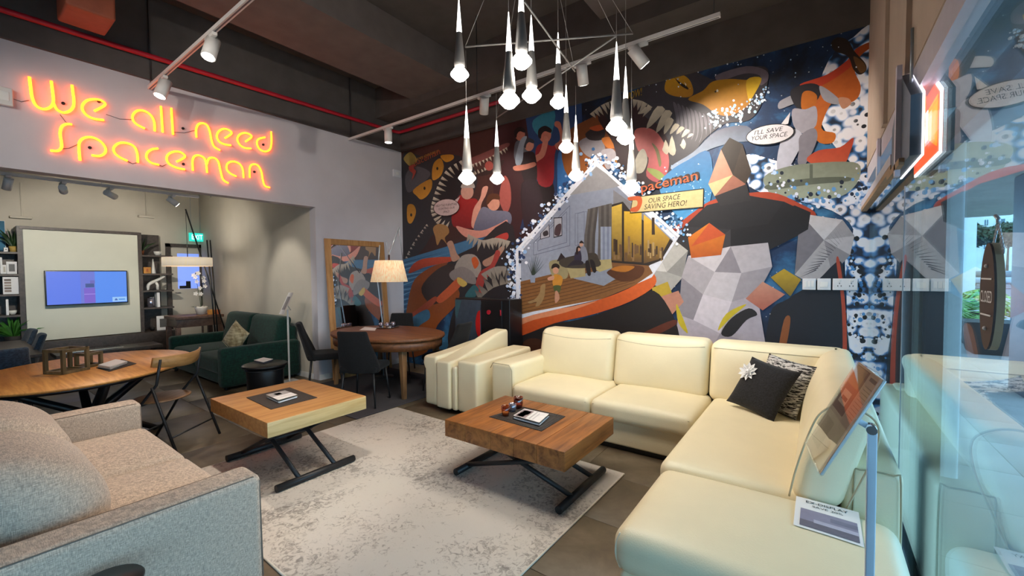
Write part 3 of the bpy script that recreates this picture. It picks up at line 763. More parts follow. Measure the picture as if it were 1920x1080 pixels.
shape(p, [(832, 330), (862, 300), (872, 330), (856, 372), (842, 384), (822, 372)], '17161a')
teeth(p, [(866, 300), (838, 318), (822, 345), (812, 372), (808, 396), (818, 418), (838, 432)], 17, 17, 3, -1)
teeth(p, [(756, 492), (775, 455), (800, 420)], 14, 5, 2.0, 1, 'b7b0a6')
shape(p, [(872, 302), (908, 286), (950, 268), (952, 276), (915, 297), (880, 312)], '7b4744'); teeth(p, [(880, 310), (915, 296), (950, 276)], 12, 8, 2.0, 1, 'c9bfae')
shape(p, [(880, 326), (905, 316), (925, 308), (945, 300), (935, 318), (905, 330)], '2a1c1b'); teeth(p, [(884, 330), (905, 322), (940, 305)], 9, 7, 2, -1, 'bdb3a4'); blob(p, 917, 311, 8, 9, '96463f')
# crouching people
shape(p, [(945, 330), (956, 345), (958, 380), (948, 400), (936, 372)], '9d4f49')
shape(p, [(862, 366), (880, 372), (894, 374), (903, 395), (900, 425), (876, 428), (850, 424), (848, 396)], '9e2323', True, '751a1e')
blob(p, 876, 360, 12, 14, 'c08f80', .1); shape(p, [(864, 352), (870, 342), (886, 342), (890, 352), (878, 352)], 'a89d98')
shape(p, [(884, 424), (888, 392), (900, 372), (905, 352), (915, 350), (911, 366), (902, 385), (897, 425)], 'cf9382')
shape(p, [(888, 432), (896, 402), (906, 388), (925, 394), (955, 398), (958, 418), (940, 432), (905, 440)], '737488', True, '55566b')
blob(p, 925, 381, 12, 14, 'c88b77', -.2); shape(p, [(912, 376), (918, 364), (934, 364), (937, 374), (924, 374), (914, 384)], '53301f')
shape(p, [(855, 424), (880, 430), (905, 432), (935, 420), (950, 412), (950, 420), (932, 434), (900, 446), (872, 444)], 'c8877a')
shape(p, [(812, 428), (822, 420), (838, 424), (842, 436), (834, 446), (838, 458), (828, 448), (820, 460), (816, 444)], '9a7448')
p.build('monster_panel', 'print', mu, doubles=False)
# --- lower left panel, plain colour shapes
p = MB()
shape(p, [(752, 488), (885, 448), (892, 470), (850, 520), (752, 620)], '3f7096', False, '335a7d')
rr = random.Random(5)
for k in range(26):
    y0 = 492+k*4.6; shape(p, [(757, y0), (757+rr.uniform(50, 110)*(1-k/34), y0-rr.uniform(14, 26)*(1-k/30)), (757, y0+1.6)], '6ea0c4' if k % 2 else '1e4468', False)
shape(p, [(757, 660), (768, 550), (790, 512), (840, 492), (872, 520), (856, 570), (820, 610), (800, 660)], '7c3f1c', True, '9a5426')
shape(p, [(838, 495), (890, 462), (962, 424), (962, 660), (850, 660), (845, 600), (862, 550)], '232126')
shape(p, [(766, 512), (776, 494), (800, 484), (848, 482), (846, 490), (800, 500), (780, 508)], 'b64a30', True, '8c3322')
shape(p, [(790, 540), (820, 505), (852, 496), (858, 530), (836, 560), (808, 570)], '2f2220')
for P, c in (([(852, 505), (866, 480), (890, 478), (902, 498), (896, 520), (872, 512)], '9a928c'), ([(843, 512), (866, 500), (888, 512), (892, 532), (874, 530), (850, 526)], '857d7c'), ([(848, 490), (842, 468), (838, 456), (848, 452), (856, 474), (862, 484)], 'b08a78'),
             ([(905, 490), (925, 478), (940, 462), (946, 466), (932, 486), (912, 500)], 'a8806e')): shape(p, P, c, True)
shape(p, [(818, 560), (838, 540), (860, 520), (868, 530), (848, 552), (826, 568)], 'bd5a35'); shape(p, [(768, 592), (790, 574), (815, 556), (818, 564), (795, 586), (772, 600)], 'a04c36')
shape(p, [(858, 520), (868, 524), (876, 532), (868, 538), (858, 530)], 'c9ad5c'); shape(p, [(884, 486), (892, 482), (898, 494), (890, 504)], 'c55a2c')
shape(p, [(892, 536), (900, 510), (920, 496), (930, 470), (938, 476), (924, 506), (908, 530), (902, 552)], '9c3a36')
shape(p, [(927, 446), (950, 436), (952, 448), (934, 454)], 'b03a34'); shape(p, [(872, 556), (880, 542), (890, 534), (898, 545), (886, 560)], '2f6068')
teeth(p, [(880, 440), (905, 450), (930, 446), (956, 452)], 12, 20, 4, 1, 'a69d92'); teeth(p, [(905, 512), (930, 500), (958, 500)], 7, 22, 5, 1, '8e8781'); teeth(p, [(900, 560), (925, 540), (958, 530)], 6, 26, 6, -1, '55504f')
shape(p, [(768, 600), (800, 580), (806, 596), (790, 608), (772, 620)], '3c6c8c')
p.build('falling_shapes_panel', 'print', mu, doubles=False)
# --- centre top: watchers, jaws
p = MB()
shape(p, [(985, 215), (1090, 186), (1095, 300), (1050, 420), (975, 430), (1000, 330)], '21406e', False, '1b2f52')
shape(p, [(1000, 225), (1040, 208), (1030, 260), (1005, 250)], '2f7a93'); shape(p, [(1050, 280), (1085, 270), (1080, 340), (1050, 400), (1045, 330)], '2f66a0')
shape(p, [(1055, 260), (1100, 225), (1150, 215), (1160, 300), (1120, 320), (1065, 330)], '6b3a1c', True, '8f5220')
for P, c in (([(1085, 268), (1105, 256), (1125, 258), (1135, 280), (1128, 300), (1100, 292)], '8b858b'), ([(1098, 250), (1120, 238), (1135, 246), (1128, 262), (1105, 262)], '2b2224'), ([(1105, 240), (1125, 234), (1138, 238), (1120, 246)], 'a9481f'),
             ([(1128, 260), (1150, 258), (1158, 274), (1140, 278)], 'c6722a'), ([(1128, 282), (1150, 280), (1156, 300), (1140, 318), (1130, 300)], 'a49ca2'), ([(1155, 296), (1190, 284), (1220, 270), (1216, 282), (1190, 302), (1160, 312)], 'b2741f')): shape(p, P, c)
# three people looking up
def person(hx, hy, r, hair, skin, shirt, body): 
    shape(p, body, shirt, True); blob(p, hx, hy, r, r*1.25, skin)
    shape(p, [(hx-r*1.1, hy+r*.3), (hx-r*1.05, hy-r*.9), (hx, hy-r*1.5), (hx+r*1.05, hy-r*.9), (hx+r*.9, hy-r*.35), (hx, hy-r*.6), (hx-r*.55, hy-r*.1), (hx-r*.7, hy+r*.6)], hair)
person(975, 252, 9.5, '191216', 'b5715f', '5f646e', [(966, 268), (978, 262), (988, 270), (990, 300), (972, 305), (964, 295)])
shape(p, [(978, 345), (1010, 340), (1036, 340), (1040, 400), (1020, 430), (985, 428)], '1c1318')
person(1022, 253, 11.5, '150f13', 'c0735f', '8f1f28', [(1006, 276), (1020, 268), (1035, 274), (1048, 268), (1040, 290), (1036, 345), (1010, 345), (1004, 300)])
shape(p, [(1040, 272), (1050, 262), (1047, 242), (1040, 236), (1041, 228), (1050, 229), (1054, 244), (1058, 264), (1048, 282)], 'b26957')
shape(p, [(1012, 300), (1022, 290), (1028, 262), (1022, 255), (1018, 264), (1010, 288), (985, 296), (974, 302), (978, 308), (1000, 306)], 'c97f6b')
person(992, 272, 9, '2b2f38', 'c58672', '23181d', [(976, 290), (992, 284), (1004, 292), (1006, 340), (985, 342), (975, 310)])
shape(p, [(966, 300), (976, 262), (988, 256), (982, 275), (980, 300), (972, 312)], '8d98a6')
shape(p, [(963, 312), (985, 308), (1002, 304), (1004, 311), (985, 318), (966, 320)], 'c47b67')
shape(p, [(980, 345), (1008, 342), (1020, 400), (1010, 430), (984, 430)], '2a1c24')
# big jaws
shape(p, [(1120, 215), (1165, 190), (1190, 185), (1230, 230), (1258, 260), (1260, 320), (1240, 345), (1205, 345), (1165, 330), (1150, 270)], '2a1418')
shape(p, [(1190, 245), (1215, 240), (1235, 252), (1252, 285), (1253, 318), (1238, 342), (1212, 330), (1216, 296), (1196, 282)], 'b5605c', True, '8e3d44')
shape(p, [(1222, 268), (1234, 280), (1240, 305), (1236, 312), (1230, 286)], '5f5a36'); shape(p, [(1214, 315), (1235, 320), (1250, 335), (1238, 338), (1218, 324)], '74803f')
shape(p, [(1135, 190), (1185, 172), (1195, 185), (1170, 215), (1140, 225)], '1d1a20')
shape(p, [(1185, 178), (1215, 158), (1248, 140), (1300, 134), (1345, 150), (1400, 128), (1440, 130), (1430, 190), (1405, 225), (1360, 232), (1320, 262), (1290, 300), (1258, 312), (1255, 270), (1235, 235), (1205, 215)], '3d3a42', True, '26242b')
shape(p, [(1345, 140), (1400, 124), (1436, 132), (1440, 150), (1425, 160), (1425, 142), (1395, 138), (1350, 152)], '6a606c')
for k in range(9): shape(p, [(1262+k*8, 192+k*3), (1270+k*8, 200+k*4), (1274+k*7, 232+k*4), (1268+k*7, 250+k*3), (1268+k*8, 225+k*4)], '5c5862')
shape(p, [(1246, 165), (1253, 145), (1275, 139), (1293, 150), (1300, 172), (1292, 182), (1268, 181), (1252, 175)], 'c8951c', True, 'a8721a')
shape(p, [(1264, 145), (1272, 152), (1288, 162), (1290, 168), (1276, 160)], '1d1516'); shape(p, [(1283, 154), (1287, 158), (1286, 162)], 'f0ead8', False)
shape(p, [(1290, 186), (1318, 170), (1336, 153), (1370, 148), (1402, 150), (1428, 147), (1412, 180), (1400, 200), (1372, 216), (1345, 214), (1318, 196)], 'b58316', True, '9c6416')
shape(p, [(1400, 150), (1428, 147), (1410, 184), (1404, 190)], 'cda51c'); shape(p, [(1339, 172), (1345, 168), (1342, 174)], '1d1516', False); blob(p, 1345, 170, 2, 2.5, 'efe8d6')
shape(p, [(1258, 312), (1300, 285), (1345, 245), (1400, 236), (1412, 262), (1370, 268), (1320, 285), (1275, 318)], '565867', True, '8697ad')
for (a, b, c, d, wd) in ((1216, 205, 1196, 214, 9), (1240, 205, 1212, 242, 12), (1254, 212, 1230, 250, 11), (1258, 225, 1245, 252, 9), (1270, 235, 1256, 252, 7), (1280, 240, 1268, 252, 6), (1290, 245, 1278, 258, 6), (1298, 252, 1288, 259, 4)):
    shape(p, [(a-wd*.6, b-wd*.5), (a+wd*.6, b), ((a+c)/2+wd*.45, (b+d)/2+wd*.2), (c, d), ((a+c)/2-wd*.6, (b+d)/2-wd*.3)], 'c9c0ac', True, '9b9282', 2)
for (a, b, c, d, wd) in ((1250, 290, 1248, 262, 8), (1262, 292, 1260, 254, 9), (1282, 280, 1281, 260, 7)): shape(p, [(a-wd, b-8), (a, b), (a+wd*.6, b-10), (c, d), (c-wd*.6, (b+d)/2)], 'c4bba8', True, '9b9282', 2)
teeth(p, [(1108, 212), (1130, 196), (1160, 184)], 7, 18, 4, 1, 'b7ae9d'); teeth(p, [(1188, 186), (1205, 190), (1222, 200)], 4, 22, 5, 1, 'c9c0ac')
shape(p, [(1198, 285), (1208, 280), (1214, 300), (1206, 322), (1192, 324), (1188, 310)], 'a59e90')
dots(p, [(1330, 230), (1380, 210), (1440, 180)], 120, 9, .7, 3.2, ['e8f0ff', '9cc4ea', 'cfe0f5'], 1)
shape(p, [(1255, 322), (1290, 300), (1330, 285), (1335, 360), (1310, 420), (1265, 400), (1235, 350)], '2a5f8e', True, '4a97cc')
dots(p, [(1270, 330), (1310, 370), (1290, 400)], 90, 22, .5, 1.8, ['cfe4f8', '8fc0e6'], 9)
p.build('jaws_panel', 'print', mu, doubles=False)
# --- right: bubbles, ribbons and plain facets standing where the artwork has its figures
p = MB()
P_ = spline([(q[0], q[1], 0) for q in [(1400, 290), (1450, 300), (1540, 320), (1600, 300), (1640, 290), (1634, 500), (1629, 760), (1575, 760), (1588, 600), (1584, 480), (1600, 430), (1560, 395), (1480, 372), (1405, 350)]], 3, True)
LAY[0] -= .00006
p.poly([wpt((q.x, q.y)) for q in P_]); p.build('bubble_field', 'bubbles', mu, doubles=False)
p = MB()
LAY[0] -= .00006; P_ = spline([(q[0], q[1], 0) for q in [(1555, 110), (1600, 70), (1640, 62), (1639, 300), (1590, 300), (1550, 250), (1530, 190)]], 3, True)
p.poly([wpt((q.x, q.y)) for q in P_]); p.build('bubble_field', 'bubbles', mu, doubles=False)
p = MB()
shape(p, [(1500, 160), (1540, 146), (1580, 125), (1604, 92), (1640, 76), (1640, 84), (1614, 104), (1602, 130), (1614, 162), (1606, 186), (1580, 196), (1560, 192), (1540, 240), (1566, 250), (1560, 268), (1530, 262), (1510, 200)], 'a84a1c', True, 'bf6a22')
shape(p, [(1500, 158), (1550, 140), (1590, 112), (1612, 88), (1600, 120), (1560, 150), (1520, 168)], 'b23a22')
shape(p, [(1558, 82), (1570, 70), (1590, 76), (1602, 96), (1622, 118), (1624, 132), (1612, 140), (1600, 130), (1590, 106), (1566, 96)], '2a1d17'); shape(p, [(1600, 106), (1618, 116), (1624, 130), (1612, 136)], '6d4a28')
for P, c in (([(1462, 190), (1490, 176), (1510, 168), (1500, 188), (1475, 200), (1460, 204)], '8f8f98'), ([(1484, 168), (1520, 156), (1540, 166), (1530, 190), (1500, 204), (1486, 190)], '26232a'), ([(1504, 176), (1518, 170), (1532, 180), (1526, 200), (1504, 206)], 'b4641c'),
             ([(1486, 205), (1510, 205), (1530, 200), (1530, 235), (1505, 250), (1488, 235)], '9b98a4'), ([(1470, 250), (1492, 242), (1506, 260), (1488, 300), (1470, 325), (1458, 320), (1458, 290)], 'b2b4c4'), ([(1500, 255), (1526, 240), (1532, 262), (1510, 308), (1496, 306), (1498, 280)], '7d7a86'),
             ([(1536, 162), (1552, 168), (1575, 188), (1570, 196), (1545, 188)], '9a98a2'), ([(1572, 184), (1590, 184), (1596, 194), (1580, 204)], 'b9866c'), ([(1458, 326), (1472, 326), (1474, 344), (1464, 350)], 'a8442e')): shape(p, P, c)
shape(p, [(1512, 300), (1535, 282), (1575, 276), (1600, 258), (1594, 285), (1580, 310), (1545, 313)], 'a83a24', True, 'c4583a')
shape(p, [(1434, 330), (1470, 314), (1520, 306), (1600, 304), (1614, 322), (1600, 352), (1560, 372), (1460, 370), (1436, 350)], '7d8577', True, '9aa392')
shape(p, [(1440, 346), (1520, 334), (1590, 332), (1590, 340), (1520, 346), (1445, 356)], '5b6257'); shape(p, [(1518, 308), (1524, 308), (1524, 340), (1518, 340)], '5b6257', False)
pd = MB()
dots(pd, [(1440, 330), (1500, 372), (1600, 372), (1622, 330)], 130, 14, 1.2, 4.5, ['dfe3f2', 'b8cfee', '1b2638', '5f96cc'], 12)
dots(pd, [(1592, 450), (1606, 520), (1608, 600), (1604, 690)], 140, 9, 1., 5, ['e8ebf6', '10151f', '0d1119', '4d8fd0', 'dfe6f6'], 13)
dots(pd, [(1180, 150), (1300, 120), (1440, 90), (1600, 60)], 90, 22, .4, 1.6, ['dfe8f8', 'a8c8ec'], 14)
tag(pd.build('spray_dots', 'print', mu, doubles=False), None, None, kind='stuff')
# great facets of grey, black and orange
shape(p, [(1240, 450), (1268, 424), (1300, 398), (1345, 372), (1440, 360), (1500, 382), (1530, 402), (1500, 420), (1300, 440), (1230, 500)], 'b0442a', True, '8c3420')
FA = [([(1325, 385), (1400, 366), (1470, 378), (1440, 420), (1370, 430), (1282, 425)], '232227'), ([(1282, 425), (1370, 430), (1300, 480), (1258, 470)], '2e2c31'), ([(1370, 430), (1440, 420), (1470, 378), (1516, 400), (1500, 440), (1440, 470), (1370, 462)], '1c1b20'), ([(1370, 430), (1370, 462), (1300, 480)], '3a383d'),
      ([(1328, 345), (1352, 280), (1374, 328)], 'b98873'), ([(1352, 280), (1368, 258), (1392, 270), (1374, 328)], '2d2520'), ([(1374, 328), (1392, 270), (1409, 322), (1398, 345)], '3a2f28'), ([(1340, 368), (1374, 328), (1398, 345), (1382, 370)], '9c6554'), ([(1328, 345), (1374, 328), (1340, 368)], 'c6b98a'), ([(1340, 368), (1400, 345), (1408, 376), (1350, 386)], '2a282c'),
      ([(1500, 400), (1580, 412), (1545, 450)], 'c3c1c6'), ([(1580, 412), (1602, 442), (1545, 450)], '9b989d'), ([(1602, 442), (1594, 478), (1545, 450)], 'b4b1b7'), ([(1594, 478), (1560, 515), (1545, 450)], '8a878d'), ([(1560, 515), (1516, 530), (1490, 515), (1545, 450)], 'a9a6aa'), ([(1490, 515), (1500, 400), (1545, 450)], '75727a'),
      ([(1452, 402), (1490, 385), (1520, 398), (1515, 430), (1480, 450), (1455, 430)], '1b1b20'),
      ([(1210, 505), (1232, 470), (1250, 510)], 'cbc9c6'), ([(1232, 470), (1262, 448), (1290, 470), (1250, 510)], 'b6b4b0'), ([(1290, 470), (1280, 520), (1250, 510)], '8f8d8b'), ([(1280, 520), (1258, 545), (1212, 530), (1210, 505), (1250, 510)], 'a5a3a0'),
      ([(1290, 480), (1370, 462), (1340, 510)], 'c9c3c9'), ([(1370, 462), (1440, 455), (1448, 500), (1390, 512)], 'b5afb6'), ([(1370, 462), (1390, 512), (1340, 510)], '8d8790'), ([(1290, 480), (1340, 510), (1318, 552), (1278, 520)], 'aaa4ab'), ([(1340, 510), (1390, 512), (1372, 566), (1318, 552)], 'c2bcc3'), ([(1390, 512), (1448, 500), (1420, 552), (1372, 566)], '9a949c'),
      ([(1278, 520), (1318, 552), (1300, 600), (1272, 590)], '8b858e'), ([(1318, 552), (1372, 566), (1350, 625), (1300, 600)], 'cec6cf'), ([(1372, 566), (1420, 552), (1436, 650), (1350, 625)], 'a9a1ac'), ([(1272, 590), (1300, 600), (1350, 625), (1330, 662), (1262, 662)], 'b0a7b2'), ([(1350, 625), (1436, 650), (1436, 664), (1330, 662)], '958e9a')]
for P, c in FA: shape(p, P, c, False)
for k in range(16): shape(p, [(1500+k*4.5, 520-k*7), (1530+k*3.6, 505-k*4), (1531+k*3.6, 507-k*4)], '4a484f', False)
shape(p, [(1290, 445), (1330, 418), (1360, 440), (1352, 478), (1296, 484)], 'd87f22', False, 'b5571f'); shape(p, [(1330, 418), (1360, 440), (1296, 462)], 'c2532a', False)
shape(p, [(1222, 540), (1252, 528), (1262, 556), (1232, 572)], 'b59a34', False); shape(p, [(1240, 556), (1272, 545), (1282, 566), (1258, 592)], 'b8806c', False)
shape(p, [(1445, 520), (1470, 504), (1502, 524), (1482, 556)], 'b99a2c', False, '6f5c20'); shape(p, [(1398, 560), (1430, 528), (1472, 552), (1430, 582)], 'c18a76', False, 'a35a4c')
shape(p, [(1268, 570), (1278, 590), (1290, 625), (1272, 605)], 'c2ad2a'); shape(p, [(1346, 620), (1362, 588), (1400, 570), (1370, 596)], 'c2ad2a'); shape(p, [(1352, 625), (1372, 596), (1404, 578), (1420, 590), (1400, 600), (1372, 630)], '1e1d22')
for f_, c_ in zip(p.f, p.c):
    q_ = MB(); q_.col = c_; q_.poly([p.v[i] for i in f_]); q_.build('printed_facet', 'print', mu, doubles=False)
p = MB()
shape(p, [(958, 640), (1010, 612), (1090, 598), (1180, 568), (1226, 545), (1262, 592), (1276, 640), (1290, 720), (955, 760)], '1d1a1c')
shape(p, [(1180, 640), (1210, 622), (1262, 600), (1266, 610), (1216, 636), (1190, 652)], '5d2c1e'); blob(p, 1000, 650, 22, 16, '432416')
shape(p, [(1442, 596), (1478, 560), (1530, 528), (1576, 490), (1583, 560), (1585, 760), (1440, 760)], '191c26')
shape(p, [(1470, 600), (1482, 596), (1476, 640), (1466, 665), (1458, 665)], '8a4f2a')
shape(p, [(1568, 490), (1574, 488), (1584, 560), (1588, 640), (1586, 760), (1578, 760), (1580, 640), (1577, 560)], 'a8442e', True)
shape(p, [(958, 598), (1000, 584), (1060, 577), (1130, 560), (1190, 535), (1222, 512), (1228, 535), (1180, 566), (1110, 590), (1040, 606), (958, 634)], 'd2622a', True, 'b8471c')
shape(p, [(958, 598), (1000, 584), (1060, 577), (1120, 564), (1060, 586), (1000, 600), (958, 616)], 'd98a64')
p.build('orange_swoosh', 'print', mu, doubles=False)
# --- picture of the tidy living room in a white house outline
p = MB()
shape(p, [(1118, 300), (966, 470), (968, 600), (1000, 590), (1130, 560), (1222, 520), (1272, 446)], 'dde0ec', False)
shape(p, [(1118, 312), (976, 473), (977, 528), (1060, 512), (1150, 488), (1262, 450)], '7f8699', False, '99a0b2')
shape(p, [(1118, 312), (1068, 366), (1150, 352), (1166, 347)], '8e8c90', False); shape(p, [(1150, 356), (1185, 382), (1262, 452), (1216, 500), (1150, 490)], '7c7a80', False)
for P in ([(1000, 455), (1068, 385), (1068, 460), (1000, 478)], [(1008, 452), (1062, 396), (1062, 454), (1008, 470)]):
    for i in range(4):
        a, b = P[i], P[(i+1) % 4]; shape(p, [a, b, (b[0]+.9, b[1]+.9), (a[0]+.9, a[1]+.9)], '6a7084', False)
for x0, x1 in ((1078, 1100), (1083, 1095)): 
    for a, b in (((x0, 400), (x0, 460)), ((x1, 396), (x1, 455)), ((x0, 400), (x1, 396)), ((x0, 460), (x1, 455))): shape(p, [a, b, (b[0]+.8, b[1]+.8), (a[0]+.8, a[1]+.8)], '6a7084', False)
shape(p, [(976, 528), (1060, 508), (1150, 488), (1216, 498), (1224, 512), (1190, 535), (1130, 560), (1000, 584), (976, 590)], '7a5230', False, '8f6136')
for k in range(9): shape(p, [(976, 534+k*6.5), (1100, 505+k*6.5), (1190, 497+k*4), (1190, 498+k*4), (1100, 506.2+k*6.5), (976, 535.2+k*6.5)], '5c3a20', False)
shape(p, [(1145, 384), (1168, 378), (1184, 398), (1262, 452), (1240, 488), (1216, 498), (1146, 492)], '2a2320', False)
shape(p, [(1147, 388), (1166, 382), (1166, 490), (1147, 488)], 'd9b54a', False, '6d5230'); shape(p, [(1170, 396), (1203, 398), (1203, 492), (1170, 490)], 'e0b432', False, '5f4428'); shape(p, [(1207, 402), (1222, 414), (1256, 448), (1236, 486), (1207, 494)], 'dcae3a', False, '5a4128')
rr = random.Random(21)
for k in range(46):
    x = rr.uniform(1148, 1240); h = rr.uniform(6, 30); b = rr.uniform(470, 490)
    if 1165 < x < 1171 or 1201 < x < 1208 or (x > 1215 and b-h < 448): continue
    ww = rr.uniform(2, 5); shape(p, [(x, b), (x, b-h), (x+ww, b-h), (x+ww, b)], rr.choice(['4a3726', '6b5136', '8a6b46', '3a2b20', 'a58a5e']), False)
shape(p, [(1222, 408), (1227, 408), (1228, 440), (1222, 440)], '3a2b20', False)
for k, x in enumerate(range(1102, 1146, 5)): shape(p, [(x, 392-(x-1102)*.25), (x+5, 391-(x-1102)*.25), (x+5-(6 if x < 1120 else 0), 440), (x+6-(8 if x < 1120 else 2), 488), (x-(8 if x < 1120 else 2), 488), (x-(6 if x < 1120 else 0), 440)], '4c4846' if k % 2 else '625d5b', False)
for k, x in enumerate(range(1126, 1146, 4)): shape(p, [(x, 425), (x+4, 425), (x+4, 488), (x, 488)], '8088a0' if k % 2 else '9aa2b6', False)
for P in ([(1013, 438), (1030, 420), (1031, 444), (1013, 449)], [(1038, 408), (1054, 407), (1054, 442), (1038, 446)]):
    shape(p, P, '26232a', False); c = (sum(q[0] for q in P)/4, sum(q[1] for q in P)/4); shape(p, [(c[0]+(q[0]-c[0])*.86, c[1]+(q[1]-c[1])*.9) for q in P], 'a3a2ac', False)
shape(p, [(1018, 436), (1026, 432), (1028, 440), (1020, 443)], '2f2a30'); shape(p, [(1040, 440), (1042, 424), (1052, 420), (1050, 440)], '46343a')
shape(p, [(1075, 522), (1100, 512), (1160, 500), (1180, 508), (1132, 536)], '8d94a6', False)                              # carpet
shape(p, [(1031, 490), (1060, 490), (1064, 520), (1042, 522), (1033, 512)], '9a8f6c'); shape(p, [(1063, 502), (1096, 496), (1098, 518), (1070, 522)], 'ad9f74', False); shape(p, [(1112, 488), (1146, 486), (1148, 502), (1124, 510), (1112, 502)], 'b4a677', False)
shape(p, [(1044, 490), (1052, 474), (1064, 488)], '2b2428', False); shape(p, [(1052, 486), (1110, 474), (1122, 484), (1122, 500), (1060, 502)], '433d36')
shape(p, [(1140, 508), (1165, 498), (1206, 500), (1200, 520), (1168, 528), (1142, 516)], '54301a', True); shape(p, [(1145, 505), (1166, 498), (1190, 500), (1172, 510)], 'b06e26')
# two adults on the couch, a child and a dog
shape(p, [(1086, 466), (1098, 464), (1102, 490), (1084, 492)], '868a9a'); blob(p, 1090, 458, 3.6, 4.6, 'c79a84'); shape(p, [(1086, 456), (1090, 451), (1095, 456), (1090, 456)], '241c1c')
shape(p, [(1078, 474), (1088, 470), (1090, 490), (1078, 492)], '343044'); blob(p, 1084.5, 467, 3.4, 4.2, 'c79a84'); shape(p, [(1080, 476), (1081, 464), (1086, 461), (1089, 466), (1084, 465), (1084, 476)], '2c1f1c')
shape(p, [(1064, 500), (1076, 488), (1092, 490), (1092, 496), (1072, 498)], '2c2832'); shape(p, [(1098, 490), (1104, 490), (1108, 514), (1102, 516), (1098, 500)], '211d20'); shape(p, [(1106, 488), (1114, 490), (1118, 508), (1112, 510)], '211d20')
blob(p, 1042, 507, 5.6, 6.6, 'c9957c'); shape(p, [(1034, 504), (1036, 496), (1043, 494), (1049, 498), (1048, 504), (1042, 501)], '241a17')
shape(p, [(1038, 516), (1048, 515), (1055, 522), (1051, 536), (1037, 535)], 'c88a35'); shape(p, [(1038, 536), (1051, 536), (1049, 548), (1040, 546)], '4f5a35'); shape(p, [(1041, 547), (1046, 547), (1049, 560), (1041, 568)], 'c08d74'); shape(p, [(1027, 521), (1038, 517), (1038, 524), (1029, 526)], 'c9957c')
shape(p, [(990, 566), (1004, 560), (1012, 548), (1014, 536), (1022, 532), (1022, 545), (1020, 558), (1012, 572), (1004, 574), (1006, 566), (994, 569)], '9a7c54')
for k in range(9): shape(p, [(998, 518), (990+k*4.6-2, 470+abs(k-4)*5), (1000, 518)], '33423a', False)
shape(p, [(993, 516), (1004, 516), (1003, 530), (995, 530)], '8d97ad', False)
dots(p, [(1118, 296), (1050, 372), (968, 466), (962, 500), (964, 590)], 420, 7, .8, 3.8, ['dfe5f6', 'eef1fb', '8fb4e0', '1a2438', '2a4068', 'c6d6f0'], 31)
dots(p, [(1118, 292), (1170, 330), (1215, 365)], 120, 7, 1., 4, ['dfe5f6', 'eef1fb', '8fb4e0', '2a5f96'], 32)
dots(p, [(1262, 410), (1280, 440), (1240, 400)], 80, 9, .8, 3, ['dfe5f6', 'eef1fb', '8fb4e0', '5f9fd4'], 33)
shape(p, [(1119, 302), (1115, 302), (967, 468), (971, 472)], 'e3e6f0', False); shape(p, [(1119, 302), (1275, 442), (1271, 446), (1116, 307)], 'e3e6f0', False); shape(p, [(967, 470), (972, 470), (974, 590), (968, 592)], 'e3e6f0', False)
p.build('living_room_picture', 'print', mu, doubles=False)
# --- balloons, captions, lettering
p = MB()
shape(p, [(1186, 369), (1181, 400), (1319, 389), (1320, 353)], '15130f', False); shape(p, [(1187, 370.5), (1182.5, 398.5), (1317.5, 387.7), (1318.5, 354.8)], 'c9b684', False)
words(p, 'OUR SPACE', (1216, 381), (1276, 373), 9, '17130f'); words(p, 'SAVING HERO!', (1208, 393), (1288, 385), 9.5, '17130f')
p.build('caption_box', 'print', mu, doubles=False)
p = MB()
for dx, dy, c in ((3.5, -4, '1a1518'), (2.4, -2.6, '2a1c1a'), (1.2, -1.3, '3a221c'), (0, 0, 'c2582c')): words(p, 'paceman', (1203+dx, 366+dy), (1309+dx, 343+dy), 17, c, 0.)
shape(p, [(1178, 370), (1200, 368), (1204, 380), (1196, 396), (1182, 396), (1184, 390), (1194, 386), (1194, 376), (1180, 376)], 'c2582c'); p.build('title_lettering', 'print', mu, doubles=False, label='orange comic title lettering')
p = MB()
shape(p, [(1478, 232), (1482, 210), (1462, 236)], 'd9d5da', False)
blob(p, 1444, 252, 46, 19, '1a181b', -.16, 26); blob(p, 1444, 252, 44.5, 17.5, 'd4d0d6', -.16, 26)
words(p, "I'LL SAVE", (1414, 253), (1468, 245), 8, '17161a'); words(p, 'YOUR SPACE.', (1409, 264), (1477, 255), 8, '17161a'); p.build('speech_balloon', 'print', mu, doubles=False, label='pale balloon saying I will save your space')
p = MB()
shape(p, [(852, 376), (863, 368), (856, 382)], 'bfa8a8', False); blob(p, 837, 389, 25, 16.5, '2a1c1c', -.1, 24); blob(p, 837, 389, 23.8, 15.3, 'bfa8a8', -.1, 24)
words(p, 'HELP THE FURNITURE', (817, 388.5), (857, 384.5), 4.2, '2a1c1c'); words(p, 'IS EATING OUR', (822, 394), (852, 391), 4, '2a1c1c'); words(p, 'SPACE', (831, 399.5), (843, 398.2), 4, '2a1c1c')
p.build('speech_balloon', 'print', mu, doubles=False, label='pale pink balloon about furniture eating space')
p = MB()
words(p, 'THE NEW ADVENTURES OF', (779, 302), (823, 285), 4.5, 'c08a34'); words(p, 'paceman', (778, 315), (826, 292), 11, '9c4a2c', 0.); shape(p, [(767, 312), (777, 308), (776, 316), (780, 322), (772, 338), (774, 326), (768, 320)], '9c3a2c'); words(p, 'WOW!', (1172, 190), (1205, 178), 14, 'b99422', .3)
p.build('title_lettering', 'print', mu, doubles=False, label='small faded title lettering')

